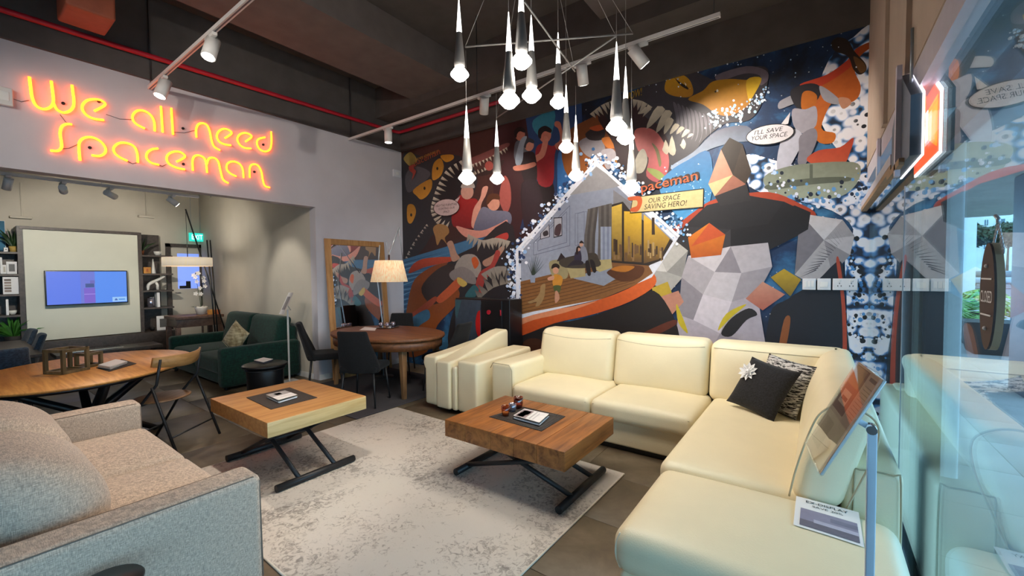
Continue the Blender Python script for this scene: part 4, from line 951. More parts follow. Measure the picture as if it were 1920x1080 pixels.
# black cabinet standing in front of the mural
cb = thing('wall_cabinet', 'black cabinet with red half disc against the mural, left of the cream sofa', 'cabinet', (-3.9, 4.7, 0))
MB().rbox((-4.36, 4.55, .02), (-3.36, YW-.055, 1.20), .008, k=1).build('carcass', 'blackplastic', cb)
MB().rbox((-4.35, 4.53, .05), (-3.86, 4.55, 1.18), .004, k=1).build('door', 'darkcol', cb)
d2 = MB().rbox((-3.85, 4.53, .05), (-3.48, 4.55, 1.18), .004, k=1).build('door', 'blackplastic', cb)
MB().cyl((-3.70, 4.53, 1.02), (-3.70, 4.515, 1.02), .032, n=16).build('lock_button', 'red', d2)
MB().rbox((-3.50, 4.515, .98), (-3.485, 4.53, 1.06), .004, k=1).build('handle', 'red', d2)
hd = [(-3.865, 4.5285, .72 + .19*math.cos(PI*i/14)) for i in range(15)]
MB().prism([(-3.862 - .085*math.sin(PI*i/14), 4.5285, .84 + .20*math.cos(PI*i/14)) for i in range(15)], (0, -.004, 0)).build('half_disc', plain('red_vinyl', 'b81e1e', .4), cb)
for k in range(3):
    x = -4.02+k*.09; MB().add([(x, 4.5275, 1.16), (x+.008, 4.5275, 1.16), (x-.052, 4.5275, .92), (x-.06, 4.5275, .92)], [(0, 1, 2, 3)]).build('stripe', 'darkcol', cb)
MB().add([(-4.345, 4.5275, 1.17), (-4.22, 4.5275, 1.17), (-4.31, 4.5275, .9), (-4.345, 4.5275, .95)], [(0, 1, 2, 3)]).build('stripe', plain('teal_print', '35565f', .6), cb)

# socket plates on the mural
for px0, px1, lab, kind in ((1505, 1530, 'white switch plate farthest left on the mural', 0), (1532.5, 1558, 'white single plate between switch and socket on the mural', 1), (1561, 1608, 'white double power socket at the right end of the mural', 2)):
    a, b = at(px0, 522, Y=YW).x, at(px1, 522, Y=YW).x; y0 = LAY[0]-.0005
    t = thing('socket_plate', lab, 'socket', ((a+b)/2, y0, 1.43), group='plates on the mural')
    MB().rbox((a, y0-.012, 1.375), (b, y0, 1.482), .004, k=1).build('plate', 'socket', t)
    xs = [(a+b)/2] if kind < 2 else [a+(b-a)*.28, a+(b-a)*.75]
    for xx in xs:
        if kind == 0:
            for q in (-.028, 0, .028): MB().rbox((xx+q-.011, y0-.016, 1.40), (xx+q+.011, y0-.010, 1.458), .002, k=1).build('rocker', 'white', t)
        elif kind == 1: MB().rbox((xx-.03, y0-.015, 1.40), (xx+.03, y0-.010, 1.45), .002, k=1).build('cover', 'white', t)
        else:
            for dx, dz in ((0, .018), (-.012, -.006), (.012, -.006)): MB().box((xx+dx-.003, y0-.0135, 1.42+dz-.005), (xx+dx+.003, y0-.0115, 1.42+dz+.005)).build('slot', 'black', t)
            MB().rbox((xx-.01, y0-.016, 1.455), (xx+.01, y0-.010, 1.472), .002, k=1).build('switch', 'white', t)
t = thing('wall_socket', 'small white socket on the grey wall corner beside the mural', 'socket', tuple(at(757, 328, X=XW)))
q = at(757, 328, X=XW+.03); MB().rbox((XW+.001, YW-.20, q.z-.06), (XW+.03, YW-.04, q.z+.06), .006, k=1).build('plate', 'socket', t)
MB().rbox((XW+.03, YW-.15, q.z-.025), (XW+.036, YW-.09, q.z+.025), .002, k=1).build('cover', 'white', t)

# ================================================================== RUGS
def rug(name, x0, x1, y0, y1, mat, lab, rz=0., edge=True):
    cx, cy = (x0+x1)/2, (y0+y1)/2; a, b = (x1-x0)/2, (y1-y0)/2
    t = thing(name, lab, 'rug', (cx, cy, 0), rz)
    m_ = MB(); m_.rbox((-a, -b, .0005), (a, b, .011), .005, k=6, n=2); m_.build('pile', mat, t, local=True)
    if edge:
        for p0, p1 in (((-a, -b), (a, -b)), ((a, -b), (a, b)), ((a, b), (-a, b)), ((-a, b), (-a, -b))):
            MB().cyl((*p0, .006), (*p1, .006), .0065, n=6).build('binding', 'rugedge', t, local=True)
    return t
rug('area_rug', -3.97, -1.21, 1.02, 3.10, 'rug', 'pale distressed grey and beige rug under the two coffee tables', -.02)
rug('area_rug', -5.74, -3.99, 2.62, 4.42, 'rugdark', 'dark grey flat rug under the dining table', 0, False)
RZ = .0115

# ================================================================== CREAM SECTIONAL SOFA
so = thing('sectional_sofa', 'cream leather corner sofa with chaise along the glass', 'sofa', (-1.2, 3.6, 0))
def crown(cx, cy, a, b, z0, amt):
    def f(p):
        if p.z > z0:
            u = max(-1, min(1, (p.x-cx)/a)); v = max(-1, min(1, (p.y-cy)/b)); p.z += amt*(1-u*u)*(1-v*v)
        return p
    return f
LE = 'leather'
MB().rbox((-2.80, 3.44, .05), (-2.51, 4.50, .625), .05, k=4).build('arm', LE, so)
MB().tube([(-2.795, 3.437, .56), (-2.76, 3.432, .617), (-2.55, 3.432, .617), (-2.516, 3.437, .56), (-2.516, 3.437, .1)], .004, 5).build('piping', 'seam', so)
MB().rbox((-2.52, 3.46, .05), (-.72, 4.50, .27), .02, k=3).build('base', LE, so)
MB().box((-2.76, 3.5, 0), (-.75, 4.45, .052)).build('plinth', 'blackplastic', so)
for x0, x1 in ((-2.505, -1.645), (-1.64, -.765)):
    s_ = MB().rbox((x0, 3.395, .255), (x1, 4.16, .435), .06, crown((x0+x1)/2, 3.8, .44, .40, .38, .022), k=6).build('seat_cushion', LE, so)
    MB().tube([(x0+.03, 3.404, .395), (x1-.03, 3.404, .395)], .003, 5).build('seam', 'seam', s_)
def lean(y0, z0, sl, bulge=0., cx=0., a=1.):
    def f(p):
        u = max(-1, min(1, (p.x-cx)/a)); v = (p.z-z0)/.5
        if p.y < y0+.12: p.y -= bulge*(1-u*u)*max(0, math.sin(PI*max(0, min(1, v))))
        p.y += sl*(p.z-z0); return p
    return f
for x0, x1 in ((-2.60, -1.705), (-1.695, -.80), (-.79, .20)):
    b_ = MB().rbox((x0, 4.02, .40), (x1, 4.30, .925), .075, lean(4.02, .42, .22, .035, (x0+x1)/2, (x1-x0)/2), k=7).build('back_cushion', LE, so)
    pts = []
    for i in range(13):
        u = -1+2*i/12; z = .868-.028*(1-u*u) if x0 < -.79 else .868
        pts.append(((x0+x1)/2+u*(x1-x0)/2*.93, 4.02+.22*(z-.42)-.035*(1-u*u)*math.sin(PI*min(1, (z-.42)/.5))+.0016, z))
    MB().tube(pts, .0035, 5).build('seam', 'seam', b_)
MB().rbox((-2.55, 4.26, .05), (.25, 4.50, .66), .03, k=3).build('back_frame', LE, so)
# corner seat and return along the glass
MB().rbox((-.755, 2.475, .25), (.02, 4.16, .44), .065, crown(-.37, 3.3, .40, .85, .38, .02), k=8).build('seat_cushion', LE, so)
MB().rbox((-.735, 2.50, .05), (.05, 4.3, .27), .02, k=3).build('base', LE, so)
def leanx(p):
    v = (p.z-.42)/.5
    if p.x < .06: p.x -= .03*max(0, math.sin(PI*max(0, min(1, v))))
    p.x += .27*(p.z-.42); return p
rb = MB().rbox((-.10, 2.45, .40), (.10, 4.36, .925), .075, leanx, k=8).build('back_cushion', LE, so)
MB().tube(spline([(-.105, 2.456, .44), (-.075, 2.452, .60), (-.02, 2.449, .80), (.02, 2.449, .885), (.08, 2.45, .925), (.16, 2.45, .918), (.222, 2.451, .86), (.215, 2.452, .74), (.17, 2.453, .60), (.115, 2.455, .44)], 4), .0045, 6).build('piping', 'seam', rb)
eb = MB().rbox((.10, 2.49, .05), (.318, 4.52, .645), .04, k=3).build('back_frame', LE, so)
MB().tube(spline([(.145, 2.488, .1), (.145, 2.486, .58), (.165, 2.486, .632), (.28, 2.486, .634), (.306, 2.487, .60), (.308, 2.488, .1)], 3), .004, 5).build('piping', 'seam', eb)
cz_ = MB().rbox((-.725, 1.70, .235), (.30, 2.468, .435), .075, crown(-.2, 2.1, .52, .42, .38, .022), k=8).build('chaise_cushion', LE, so)
MB().tube(spline([(-.690, 1.735, .413), (-.7035, 1.7215, .365), (-.7035, 1.7215, .31), (-.690, 1.735, .257)], 4), .004, 5).build('piping', 'piping', cz_)
MB().rbox((-.70, 1.735, .05), (.29, 2.46, .245), .03, k=3).build('base', LE, so)
MB().box((-.67, 1.78, 0), (.28, 4.45, .052)).build('plinth', 'blackplastic', so)

# upright cream slabs left of the sofa
nr = thing('armchair_section', 'narrow cream leather armchair of upright padded slabs left of the corner sofa', 'armchair', (-3.3, 3.9, 0))
def slab(x0, x1, y0, y1, h0, h1, r, roll=0.):
    def f(p):
        t = max(0, min(1, (p.y-y0)/(y1-y0))); s_ = t*t*(3-2*t)
        p.z = .05+(p.z-.05)*((h0+(h1-h0)*s_)-.05)/(h0-.05)
        if roll and p.z > h0-.16 and p.y < y0+.25: p.x += (-roll if p.x < (x0+x1)/2 else 0)*math.sin(PI*min(1, max(0, (p.z-h0+.16)/.16)))
        return p
    return MB().rbox((x0, y0, .05), (x1, y1, h0), r, f, k=8)
slab(-3.70, -3.50, 3.33, 4.40, .62, .70, .035, .035).build('arm', LE, nr)
slab(-3.485, -3.27, 3.30, 4.40, .585, .83, .03).build('seat_back', LE, nr)
slab(-3.26, -3.19, 3.32, 4.35, .54, .56, .025).build('side_pad', LE, nr)
slab(-3.18, -2.90, 3.33, 4.38, .61, .64, .03).build('arm', LE, nr)
for x in (-3.58, -3.05): MB().rbox((x-.03, 3.40, 0), (x+.03, 4.3, .055), .01, k=1).build('foot_rail', 'chrome', nr)

# ---- cushions
def frame(c, nx, ny):
    nx = Vector(nx).normalized(); nz = nx.cross(Vector(ny)).normalized(); ny = nz.cross(nx)
    m_ = Matrix((nx, ny, nz)).transposed().to_4x4(); m_.translation = Vector(c); return m_
def corners(TL, TR, BR, BL):
    TL, TR, BR, BL = map(Vector, (TL, TR, BR, BL)); return frame((TL+TR+BR+BL)/4, (TR+BR)-(TL+BL), (TL+TR)-(BL+BR))
def stripemat():
    mt, t, b = newmat('black_white_weave'); n = nd(t, 'TexNoise', Scale=1., Detail=5., Distortion=.8); t.links.new(coords(t, (22, 22, 130)), n.inputs['Vector'])
    t.links.new(ramp(t, n.outputs['Fac'], [(.46, '17171a'), (.53, 'c6c4c2')]), b.inputs['Base Color']); b.inputs['Roughness'].default_value = .9; return mt
MT['stripe'] = stripemat()
X1 = corners((-.40, 4.02, .84), (-.075, 3.80, .80), (-.235, 3.62, .455), (-.56, 3.86, .49)); X1.translation += Vector((-.03, -.045, 0))
cu = thing('throw_cushion', 'black square cushion with a white flower leaning in the sofa corner', 'cushion', tuple(X1.translation))
MB().pillow(.215, .215, .075, xf=X1).build('cover', 'cushblack', cu)
fo = X1 @ Vector((-.115, .065, .072)); nz = (X1.to_3x3() @ VZ).normalized(); nx = (X1.to_3x3() @ VX).normalized(); ny = nz.cross(nx)
fw = MB().sphere(fo+nz*.012, .014, 6).build('flower', 'paper', cu, label='white fabric flower')
for ring, (n_, L, up) in enumerate(((10, .082, .010), (9, .062, .026), (6, .04, .04))):
    for k in range(n_):
        a = 2*PI*k/n_ + ring*.3; d = nx*math.cos(a)+ny*math.sin(a); s_ = nz.cross(d)
        MB().add([fo+nz*.004, fo+d*L*.55+s_*L*.23+nz*(up*.6), fo+d*L+nz*up, fo+d*L*.55-s_*L*.23+nz*(up*.6), fo+d*L*.55+nz*(up*.6-.006)], [(0, 4, 1), (1, 4, 2), (2, 4, 3), (3, 4, 0)]).build('petal', 'paper', fw)
X2 = corners((-.31, 4.09, .86), (.01, 3.85, .835), (-.12, 3.71, .46), (-.44, 3.96, .49)); X2.translation += Vector((-.01, -.005, .0))
cu = thing('throw_cushion', 'black and white woven cushion behind the flower cushion', 'cushion', tuple(X2.translation))
MB().pillow(.215, .215, .05, xf=X2).build('cover', 'stripe', cu)
MB().tube([X2 @ Vector(q) for q in ((-.21, -.21, 0), (.21, -.21, 0))], .004, 5).build('edge_piping', 'cushblack', cu)

# ---- paper card on the chaise
pc = thing('price_card', 'white paper reading EX-DISPLAY SAVE lying on the cream chaise', 'card', (.04, 2.3, .46))
def card(u, v): # u along x 0..1, v 0 (near) .. 1 (back)
    x = -.075+.235*u; y = 2.145+.292*v; cz = .435+.022*(1-min(1, abs((x+.2)/.52))**2)*(1-min(1, abs((y-2.1)/.42))**2)
    return Vector((x, y, max(cz, .4365)+.004+.012*v*v))
m_ = MB(); N = 8
m_.add([card(i/N, j/N) for j in range(N+1) for i in range(N+1)], [(j*(N+1)+i, j*(N+1)+i+1, (j+1)*(N+1)+i+1, (j+1)*(N+1)+i) for j in range(N) for i in range(N)], True); m_.build('sheet', 'paper', pc)
m_ = MB()
def cq(u0, u1, v0, v1, col, dz=.0012):
    m_.col = lin(col); n = 5
    m_.add([card(u0+(u1-u0)*i/n, v0+(v1-v0)*j/n)+VZ*dz for j in range(n+1) for i in range(n+1)], [(j*(n+1)+i, j*(n+1)+i+1, (j+1)*(n+1)+i+1, (j+1)*(n+1)+i) for j in range(n) for i in range(n)]); m_.col = None
cq(.09, .95, .06, .62, '8b88a0'); cq(.09, .95, .06, .26, '6a6676', .0016); cq(.3, .95, .24, .34, 'b3b1c6', .0018); cq(.55, .95, .4, .52, '77768c', .0018)
m_.build('printed_photo', 'print', pc, doubles=False)
m_ = MB()
for body, v, u0, u1, hh in (('EX-DISPLAY', .84, .17, .83, .022), ('SAVE 30%', .73, .27, .75, .018)):
    a, b = card(u0, v), card(u1, v); e1 = (b-a).normalized(); e2 = (card(u0, v+.05)-a).normalized()
    put_text(m_, body, a+VZ*.0022, e1, e2, (b-a).length, hh)
m_.build('lettering', 'blackplastic', pc)

# ---- floor stand with tilted sheet holder by the glass
st = thing('sign_stand', 'tilted acrylic sheet holder on a slim pale post beside the chaise', 'sign stand', (.117, 1.45, 0))
TL, TR, BR, BL = Vector((.100, 1.602, 1.281)), Vector((.135, 1.395, 1.275)), Vector((.010, 1.382, 1.006)), Vector((-.025, 1.588, 1.012))
e1 = (TR-TL).normalized(); e2 = (TL-BL).normalized(); en = e1.cross(e2).normalized()
if en.x > 0: en = -en
WH, HH = (TR-TL).length, (TL-BL).length
pl = MB().prism([BL-en*.006, BR-en*.006, TR-en*.006, TL-en*.006], en*.006).build('backplate', 'paper', st)
fl_ = MB()
def hq(u0, u1, v0, v1, col, d):
    fl_.col = lin(col); fl_.poly([BL+e1*(WH*u)+e2*(HH*v)+en*d for u, v in ((u0, v0), (u1, v0), (u1, v1), (u0, v1))]); fl_.col = None
hq(0, 1, 0, 1, 'a5917c', .0006); hq(.04, .58, .50, .98, '6a4436', .0010); hq(.04, .5, .78, .97, '8a6440', .0012); hq(.12, .45, .58, .72, 'b29a88', .0014); hq(.18, .42, .62, .66, '4d332c', .0016)
hq(.60, .97, .45, .985, '9a8272', .0010); hq(.02, .98, .02, .46, 'b8a68c', .0010); hq(.1, .5, .1, .4, 'a39378', .0012)
for k in range(10): hq(.66, .92, .86-k*.034, .866-k*.034, '5c4a42', .0014)
hq(.66, .9, .92, .955, '4a3a34', .0014)
fl_.build('printed_sheet', 'print', pl, doubles=False)
MB().prism([BL+en*.004, BR+en*.004, TR+en*.004, TL+en*.004], en*.003).build('acrylic_cover', 'clear', st)
for a, b in ((TL, TR), (TR, BR), (BR, BL), (BL, TL)): MB().cyl(a-en*.002, b-en*.002, .0045, n=6).build('frame_edge', 'clear', st)
top = Vector((.118, 1.46, 1.13)); mid = (TL+TR+BR+BL)/4
MB().rbox((.110, 1.442, .01), (.130, 1.466, 1.135), .003, k=1).build('post', 'post', st)
MB().tube([mid-en*.006, mid-en*.03+VZ*.01, top+Vector((.002, -.005, .0))], .008, 8).build('bracket', 'post', st)
MB().cyl(top-VY*.022, top+VY*.012, .012, n=12).build('clamp_knob', 'chrome', st)
MB().rbox((-.02, 1.32, 0), (.26, 1.60, .010), .004, k=1).build('foot_plate', 'alu2', st)

# ================================================================== COFFEE TABLES
def coffee_table(name, cx, cy, sx, sy, zt, th, fx, fy, mat, lab, planks, endmat=None, rz=0., zb=0.):
    t = thing(name, lab, 'coffee table', (cx, cy, zb))
    z1 = zt; z0 = zt-th; xs = [cx-sx/2+sx*q for q in planks]
    for a, b in zip(xs[:-1], xs[1:]):
        MB().rbox((a+.0012, cy-sy/2, z0), (b-.0012, cy+sy/2, z1), .004, k=1, n=2).build('top_plank', mat, t)
    if endmat: MB().rbox((cx+sx/2, cy-sy/2+.001, z0+.001), (cx+sx/2+.004, cy+sy/2-.001, z1-.003), .001, k=1, n=1).build('edge_band', endmat, t)
    zf = zb+.026
    for sg in (-1, 1):
        MB().cyl((cx+sg*fx, cy-fy, zf), (cx+sg*fx, cy+fy, zf), .026, n=16).build('foot_bar', 'black', t)
        MB().rbox((cx+sg*(sx/2-.13)-.02, cy-fy*.75, z0-.028), (cx+sg*(sx/2-.13)+.02, cy+fy*.75, z0-.0005), .005, k=1).build('top_rail', 'black', t)
    for sg in (-1, 1):
        yy = cy+sg*fy*.62
        MB().cyl((cx-fx, yy, zf+.012), (cx+sx/2-.13, yy, z0-.016), .017, n=12).build('leg', 'black', t)
        MB().cyl((cx+fx, yy-sg*.05, zf+.012), (cx-sx/2+.13, yy-sg*.05, z0-.016), .017, n=12).build('leg', 'black', t)
    MB().cyl((cx, cy-fy*.62, (zf+z0)/2), (cx, cy+fy*.62, (zf+z0)/2), .012, n=10).build('cross_bar', 'black', t)
    return t
def dy(cx, cy, yy): return yy
coffee_table('coffee_table', -1.775, 2.645, 1.04, .77, .445, .128, .45, .345, 'darkoak', 'low brown oak coffee table with black scissor legs before the cream sofa', [0, .20, .43, .62, .80, 1], zb=RZ)
coffee_table('coffee_table', -3.525, 1.69, 1.0, .775, .55, .108, .43, .31, 'oak', 'taller light oak coffee table with black scissor legs before the beige sofa', [0, 1], 'oak_end', zb=RZ)
def table_mat(P, z, lab, ridges=False):
    t = thing('table_mat', lab, 'mat', tuple(sum((Vector(q) for q in P), Vector())/4))
    MB().prism(P, (0, 0, .004)).build('pad', 'mat', t)
    if ridges:
        c = sum((Vector(q) for q in P), Vector())/4
        for k in (.93, .80):
            Q = [c+(Vector(q)-c)*k + VZ*.005 for q in P]
            for a, b in zip(Q, Q[1:]+Q[:1]): MB().cyl(a, b, .003, n=5).build('ridge', 'darkwood', t)
    return t
def mp_(pts, z): return [tuple(at(a, b, Z=z)) for a, b in pts]
table_mat(mp_([(917, 782), (980, 763), (1060, 781), (1015, 809)], .4455), .445, 'dark ridged mat on the brown coffee table', True)
table_mat(mp_([(462, 746), (543, 727), (595, 746), (508, 768)], .5505), .55, 'plain dark mat on the light oak coffee table')
def acrylic_sign(P, z, hgt, lab, photo):
    P = [Vector(at(a, b, Z=z+hgt)) for a, b in P]; P = [Vector((q.x, q.y, z+hgt)) for q in P]
    c = sum(P, Vector())/4
    t = thing('card_holder', lab, 'card holder', (c.x, c.y, z))
    MB().prism([q-VZ*.010 for q in P], (0, 0, .010)).build('acrylic_block', 'clear', t)
    MB().prism([c+(q-c)*.96-VZ*.022 for q in P], (0, 0, .008)).build('lower_card', 'paper', t)
    m_ = MB()
    def q4(u0, u1, v0, v1, col, d):
        m_.col = lin(col); m_.poly([P[0].lerp(P[1], u).lerp(P[3].lerp(P[2], u), v)+VZ*d for u, v in ((u0, v0), (u1, v0), (u1, v1), (u0, v1))]); m_.col = None
    q4(.02, .98, .02, .98, 'e6e3e2', .001); 
    for a, b, cc, dd, col in photo: q4(a, b, cc, dd, col, .0016)
    m_.build('printed_card', 'print', t, doubles=False)
    for q in P: MB().cyl(c+(q-c)*.93-VZ*hgt, c+(q-c)*.93-VZ*.010, .004, n=8).build('peg', 'chrome', t)
    return t
acrylic_sign([(961, 779), (983, 766), (1031, 776), (1012, 793)], .4505, .028, 'white card holder with pink photo on the brown coffee table', [(.05, .9, .05, .45, '9b8a8c'), (.1, .5, .1, .35, 'c9a9a6'), (.4, .8, .12, .4, '7a6a70'), (.1, .9, .55, .6, 'b9b6b8'), (.1, .8, .68, .72, 'c3c0c2')])
acrylic_sign([(498, 740), (535, 732), (559, 740), (522, 751)], .555, .026, 'white card holder with grey photo on the light oak coffee table', [(.03, .97, .05, .5, 'a39f9e'), (.3, .6, .15, .4, '8d898a'), (.05, .9, .7, .74, 'c8c4c0')])
def glass_candle(px, py, r, h, mat, lab, tex=None):
    c = at(px, py, Z=.4505); t = thing('candle_glass', lab, 'candle', (c.x, c.y, .4505), group='candles on the brown coffee table')
    MB().lathe([(r*.78, 0), (r*.95, h*.5), (r, h), (r*.93, h), (r*.86, h*.5), (r*.68, h*.06), (1e-4, h*.06)], (c.x, c.y, .4505), 20).build('cup', mat, t)
    MB().lathe([(r*.64, h*.06), (r*.70, h*.38), (1e-4, h*.40)], (c.x, c.y, .4505), 16).build('wax', 'wax', t)
    MB().cyl((c.x, c.y, .4505+h*.4), (c.x, c.y, .4505+h*.47), .0015, n=5).build('wick', 'black', t)
MT['redglass'] = glassmat('red_brown_glass', (.58, .24, .16), .10, .08); MT['silverglass'] = plain('silvered_glass', 'a7a5b4', .2, .8, var=.2)
glass_candle(948, 779, .034, .075, 'amber', 'short amber glass candle nearest the front of the mat')
glass_candle(961, 771, .031, .062, 'silverglass', 'small silver candle between the other two glasses')
glass_candle(972, 765, .040, .092, 'redglass', 'tall red-brown glass candle at the back of the mat')

# ================================================================== BEIGE FABRIC SOFA (foreground)
bs = thing('fabric_sofa', 'beige grey woven two-seat sofa in the left foreground', 'sofa', (-3.2, .4, 0))
BF = 'beigefab'
for x0, x1 in ((-2.335, -2.145), (-4.32, -4.125)):
    a_ = MB().rbox((x0, -.38, .03), (x1, .895, .605), .035, k=5).build('arm', BF, bs)
    for xx in (x0+.014, x1-.014): MB().tube([(xx, -.34, .598), (xx, .86, .598), (xx, .888, .57), (xx, .893, .1)], .0035, 5).build('seam', 'beigeseam', a_)
for x0, x1 in ((-4.12, -3.235), (-3.23, -2.34)):
    MB().rbox((x0, .02, .20), (x1, .915, .425), .06, crown((x0+x1)/2, .47, .45, .46, .36, .03), k=7).build('seat_cushion', BF, bs)
def blean(p):
    p.y -= .30*(p.z-.42); 
    if p.z > .42: p.y += .05*math.sin(PI*min(1, (p.z-.42)/.42))
    return p
for x0, x1 in ((-4.10, -3.245), (-3.235, -2.42)):
    k_ = MB().rbox((x0, .02, .36), (x1, .44, .84), .19, blean, k=6, n=7).build('back_cushion', BF, bs)
MB().rbox((-4.14, -.36, .06), (-2.33, .0, .70), .05, k=4).build('back_frame', BF, bs)
MB().rbox((-4.12, -.02, .05), (-2.34, .86, .21), .02, k=2).build('base', BF, bs)
for x in (-4.2, -2.24):
    for yy in (-.3, .82): MB().cyl((x, yy, 0), (x, yy, .035), .025, n=10).build('foot', 'black', bs)
# small black table at the bottom edge
bc_ = at(201, 1093, Z=.49); bt = thing('side_table', 'black round side table at the lower edge beside the beige sofa arm', 'side table', (bc_.x, bc_.y, 0))
MB().lathe([(.01, .470), (.085, .470), (.098, .476), (.10, .486), (.095, .492), (1e-4, .493)], (bc_.x, bc_.y, 0), 32).build('top', 'blackplastic', bt)
MB().cyl((bc_.x, bc_.y, .012), (bc_.x, bc_.y, .472), .018, n=14).build('post', 'black', bt)
MB().lathe([(.10, 0), (.10, .008), (.02, .016)], (bc_.x, bc_.y, 0), 28).build('foot_plate', 'black', bt)

# ================================================================== DINING CORNER
dt_ = thing('dining_table', 'oval walnut dining table in the corner by the mural', 'dining table', (-4.95, 3.66, 0))
DA, DB, DC = .93, .64, Vector((-4.84, 3.68, 0))
MB().lathe([(.93, .715), (.985, .72), (1.0, .735), (.995, .757), (.98, .762), (1e-4, .763)], DC, 56, sx=DA, sy=DB).build('top', 'walnut', dt_)
MB().lathe([(.95, .605), (.955, .716), (.90, .716), (.90, .605)], DC, 56, sx=DA, sy=DB).build('apron', 'walnut', dt_)
for (tx1, ty1), (bx, by) in (((-5.50, 3.35), (-5.50, 3.30)), ((-4.20, 3.42), (-4.13, 3.38)), ((-4.35, 4.10), (-4.28, 4.14)), ((-5.5, 4.05), (-5.53, 4.08))):
    def tap(p, a=(tx1, ty1), b=(bx, by)):
        f_ = p.z/.70; s_ = .55+.45*f_; return Vector((b[0]+(a[0]-b[0])*f_+p.x*s_, b[1]+(a[1]-b[1])*f_+p.y*s_, p.z+.0115))
    MB().rbox((-.042, -.042, 0), (.042, .042, .70), .006, tap, k=2).build('leg', 'walnut2', dt_)
def dining_chair(loc, face, lab):
    rz = math.atan2(face[1], face[0])-PI/2     # local +y is the way the chair faces
    t = thing('dining_chair', lab, 'chair', (*loc, .0135), rz, 'black upholstered chairs at the oval table')
    MB().rbox((-.225, -.22, .40), (.225, .24, .485), .04, k=4).build('seat', 'darkfab', t, local=True)
    def f(p):
        v = (p.z-.42)/.47; p.x *= 1.0+.10*math.sin(PI*max(0, min(1, v+.25)))-.22*max(0, v); p.y += -.26*max(0, p.z-.42) + .08*(p.x/.22)**2*(1-.5*v); return p
    MB().rbox((-.225, -.235, .40), (.225, -.185, .905), .024, f, k=7).build('backrest', 'darkfab', t, local=True)
    for sx in (-1, 1):
        for sy in (-1, 1): MB().cyl((sx*.18, sy*.17, .41), (sx*.215, sy*.215, 0), .014, .010, 10).build('leg', 'black', t, local=True)
    return t
dining_chair((-4.40, 3.02), (-.5, .86), 'black dining chair with its back to the light oak coffee table')
dining_chair((-5.52, 3.16), (.5, .86), 'black dining chair seen side-on at the left end of the oval table')
dining_chair((-5.38, 4.30), (.62, -.78), 'black dining chair on the far side below the lamp shade')
dining_chair((-4.05, 4.02), (-.97, -.2), 'black dining chair at the right end of the oval table beside the cabinet')
tr = thing('candle_tray', 'round silver tray on the oval dining table', 'tray', tuple(at(727, 614, Z=.764)))
c = at(727, 614, Z=.764); MB().lathe([(.10, 0), (.15, .006), (.165, .014), (.16, .015), (.10, .006), (1e-4, .005)], (c.x, c.y, .764), 28).build('dish', 'chrome', tr)
MB().tube([(c.x+.163*math.cos(a), c.y+.163*math.sin(a), .778) for a in [2*PI*i/24 for i in range(24)]], .003, 5, closed=True).build('rim', 'chrome', tr)
for (px, py), lab in (((715, 612), 'left round silver candle glass on the tray'), ((726, 612.5), 'front middle round silver candle glass on the tray'), ((737, 611), 'right round silver candle glass on the tray')):
    g = at(px, py, Z=.772); t = thing('tealight_glass', lab, 'candle', (g.x, g.y, .772), group='glasses on the silver tray')
    MB().lathe([(.016, 0), (.033, .015), (.038, .035), (.030, .062), (.026, .062), (.033, .035), (.014, .006), (1e-4, .006)], (g.x, g.y, .772), 18).build('cup', 'silverglass', t)
    MB().lathe([(.020, .010), (.022, .03), (1e-4, .031)], (g.x, g.y, .772), 12).build('wax', 'wax', t)
pp = [at(a, b, Z=.7645) for a, b in ((674, 619), (684, 613), (706, 615), (703, 620))]; one(MB().prism(pp, (0, 0, .002)), 'leaflet', 'paper', 'white leaflet on the oval dining table behind the chair', 'leaflet')

# leaning mirror
mr_ = thing('leaning_mirror', 'oak framed mirror standing against the grey wall behind the dining table', 'mirror', (XW+.12, 3.95, 0))
y0, y1, zt = 3.42, 4.46, 2.10
def mx(z): return XW+.012+.16*(1-z/zt)
def bar(ya, yb, za, zb, th=.035):
    return MB().add([(mx(za)+.0, ya, za), (mx(za)+th, ya, za), (mx(za)+th, yb, za), (mx(za), yb, za), (mx(zb), ya, zb), (mx(zb)+th, ya, zb), (mx(zb)+th, yb, zb), (mx(zb), yb, zb)],
                    [(0, 3, 2, 1), (4, 5, 6, 7), (0, 1, 5, 4), (1, 2, 6, 5), (2, 3, 7, 6), (3, 0, 4, 7)])
for q in ((y0, y0+.085, 0.0, zt), (y1-.085, y1, 0.0, zt), (y0+.086, y1-.086, zt-.085, zt), (y0+.086, y1-.086, 0, .09)): bar(*q).build('frame_rail', 'frameoak', mr_)
MB().poly([(mx(z)+.016, y, z) for y, z in ((y0+.085, .09), (y1-.085, .09), (y1-.085, zt-.085), (y0+.085, zt-.085))]).build('mirror_glass', 'mirror', mr_)

# arc lamp with linen shade
lc = Vector((-4.85, 3.73, 0)); la = thing('floor_lamp', 'slim floor lamp with lit linen shade over the dining table', 'lamp', (-5.33, 4.0, .0115))
c = at(729.5, 508, X=lc.x); z0, z1 = c.z-.152, c.z+.143; lc.y = c.y
sh = MB(); sh.lathe([(.252, z0), (.188, z1), (.184, z1), (.248, z0)], (lc.x, lc.y, 0), 40); sh.v and sh.build('shade', 'shade', la)
MB().sphere((lc.x, lc.y, (z0+z1)/2), .045, 8).build('bulb', 'bulb', la)
light('POINT', 'lamp_glow', (lc.x, lc.y, (z0+z1)/2-.06), 14, (1, .8, .55), la, shadow_soft_size=.06)
MB().cyl((lc.x, lc.y, (z0+z1)/2+.04), (lc.x, lc.y, z1+.08), .016, n=10).build('holder', 'chrome', la)
tp = at(748, 427, X=-5.1); jt = Vector((lc.x, lc.y, z1+.08))
MB().tube([jt, tp], .012, 8).build('upper_arm', 'alu2', la); MB().tube([jt, at(724, 452, X=lc.x)], .006, 8).build('counter_arm', 'alu2', la)
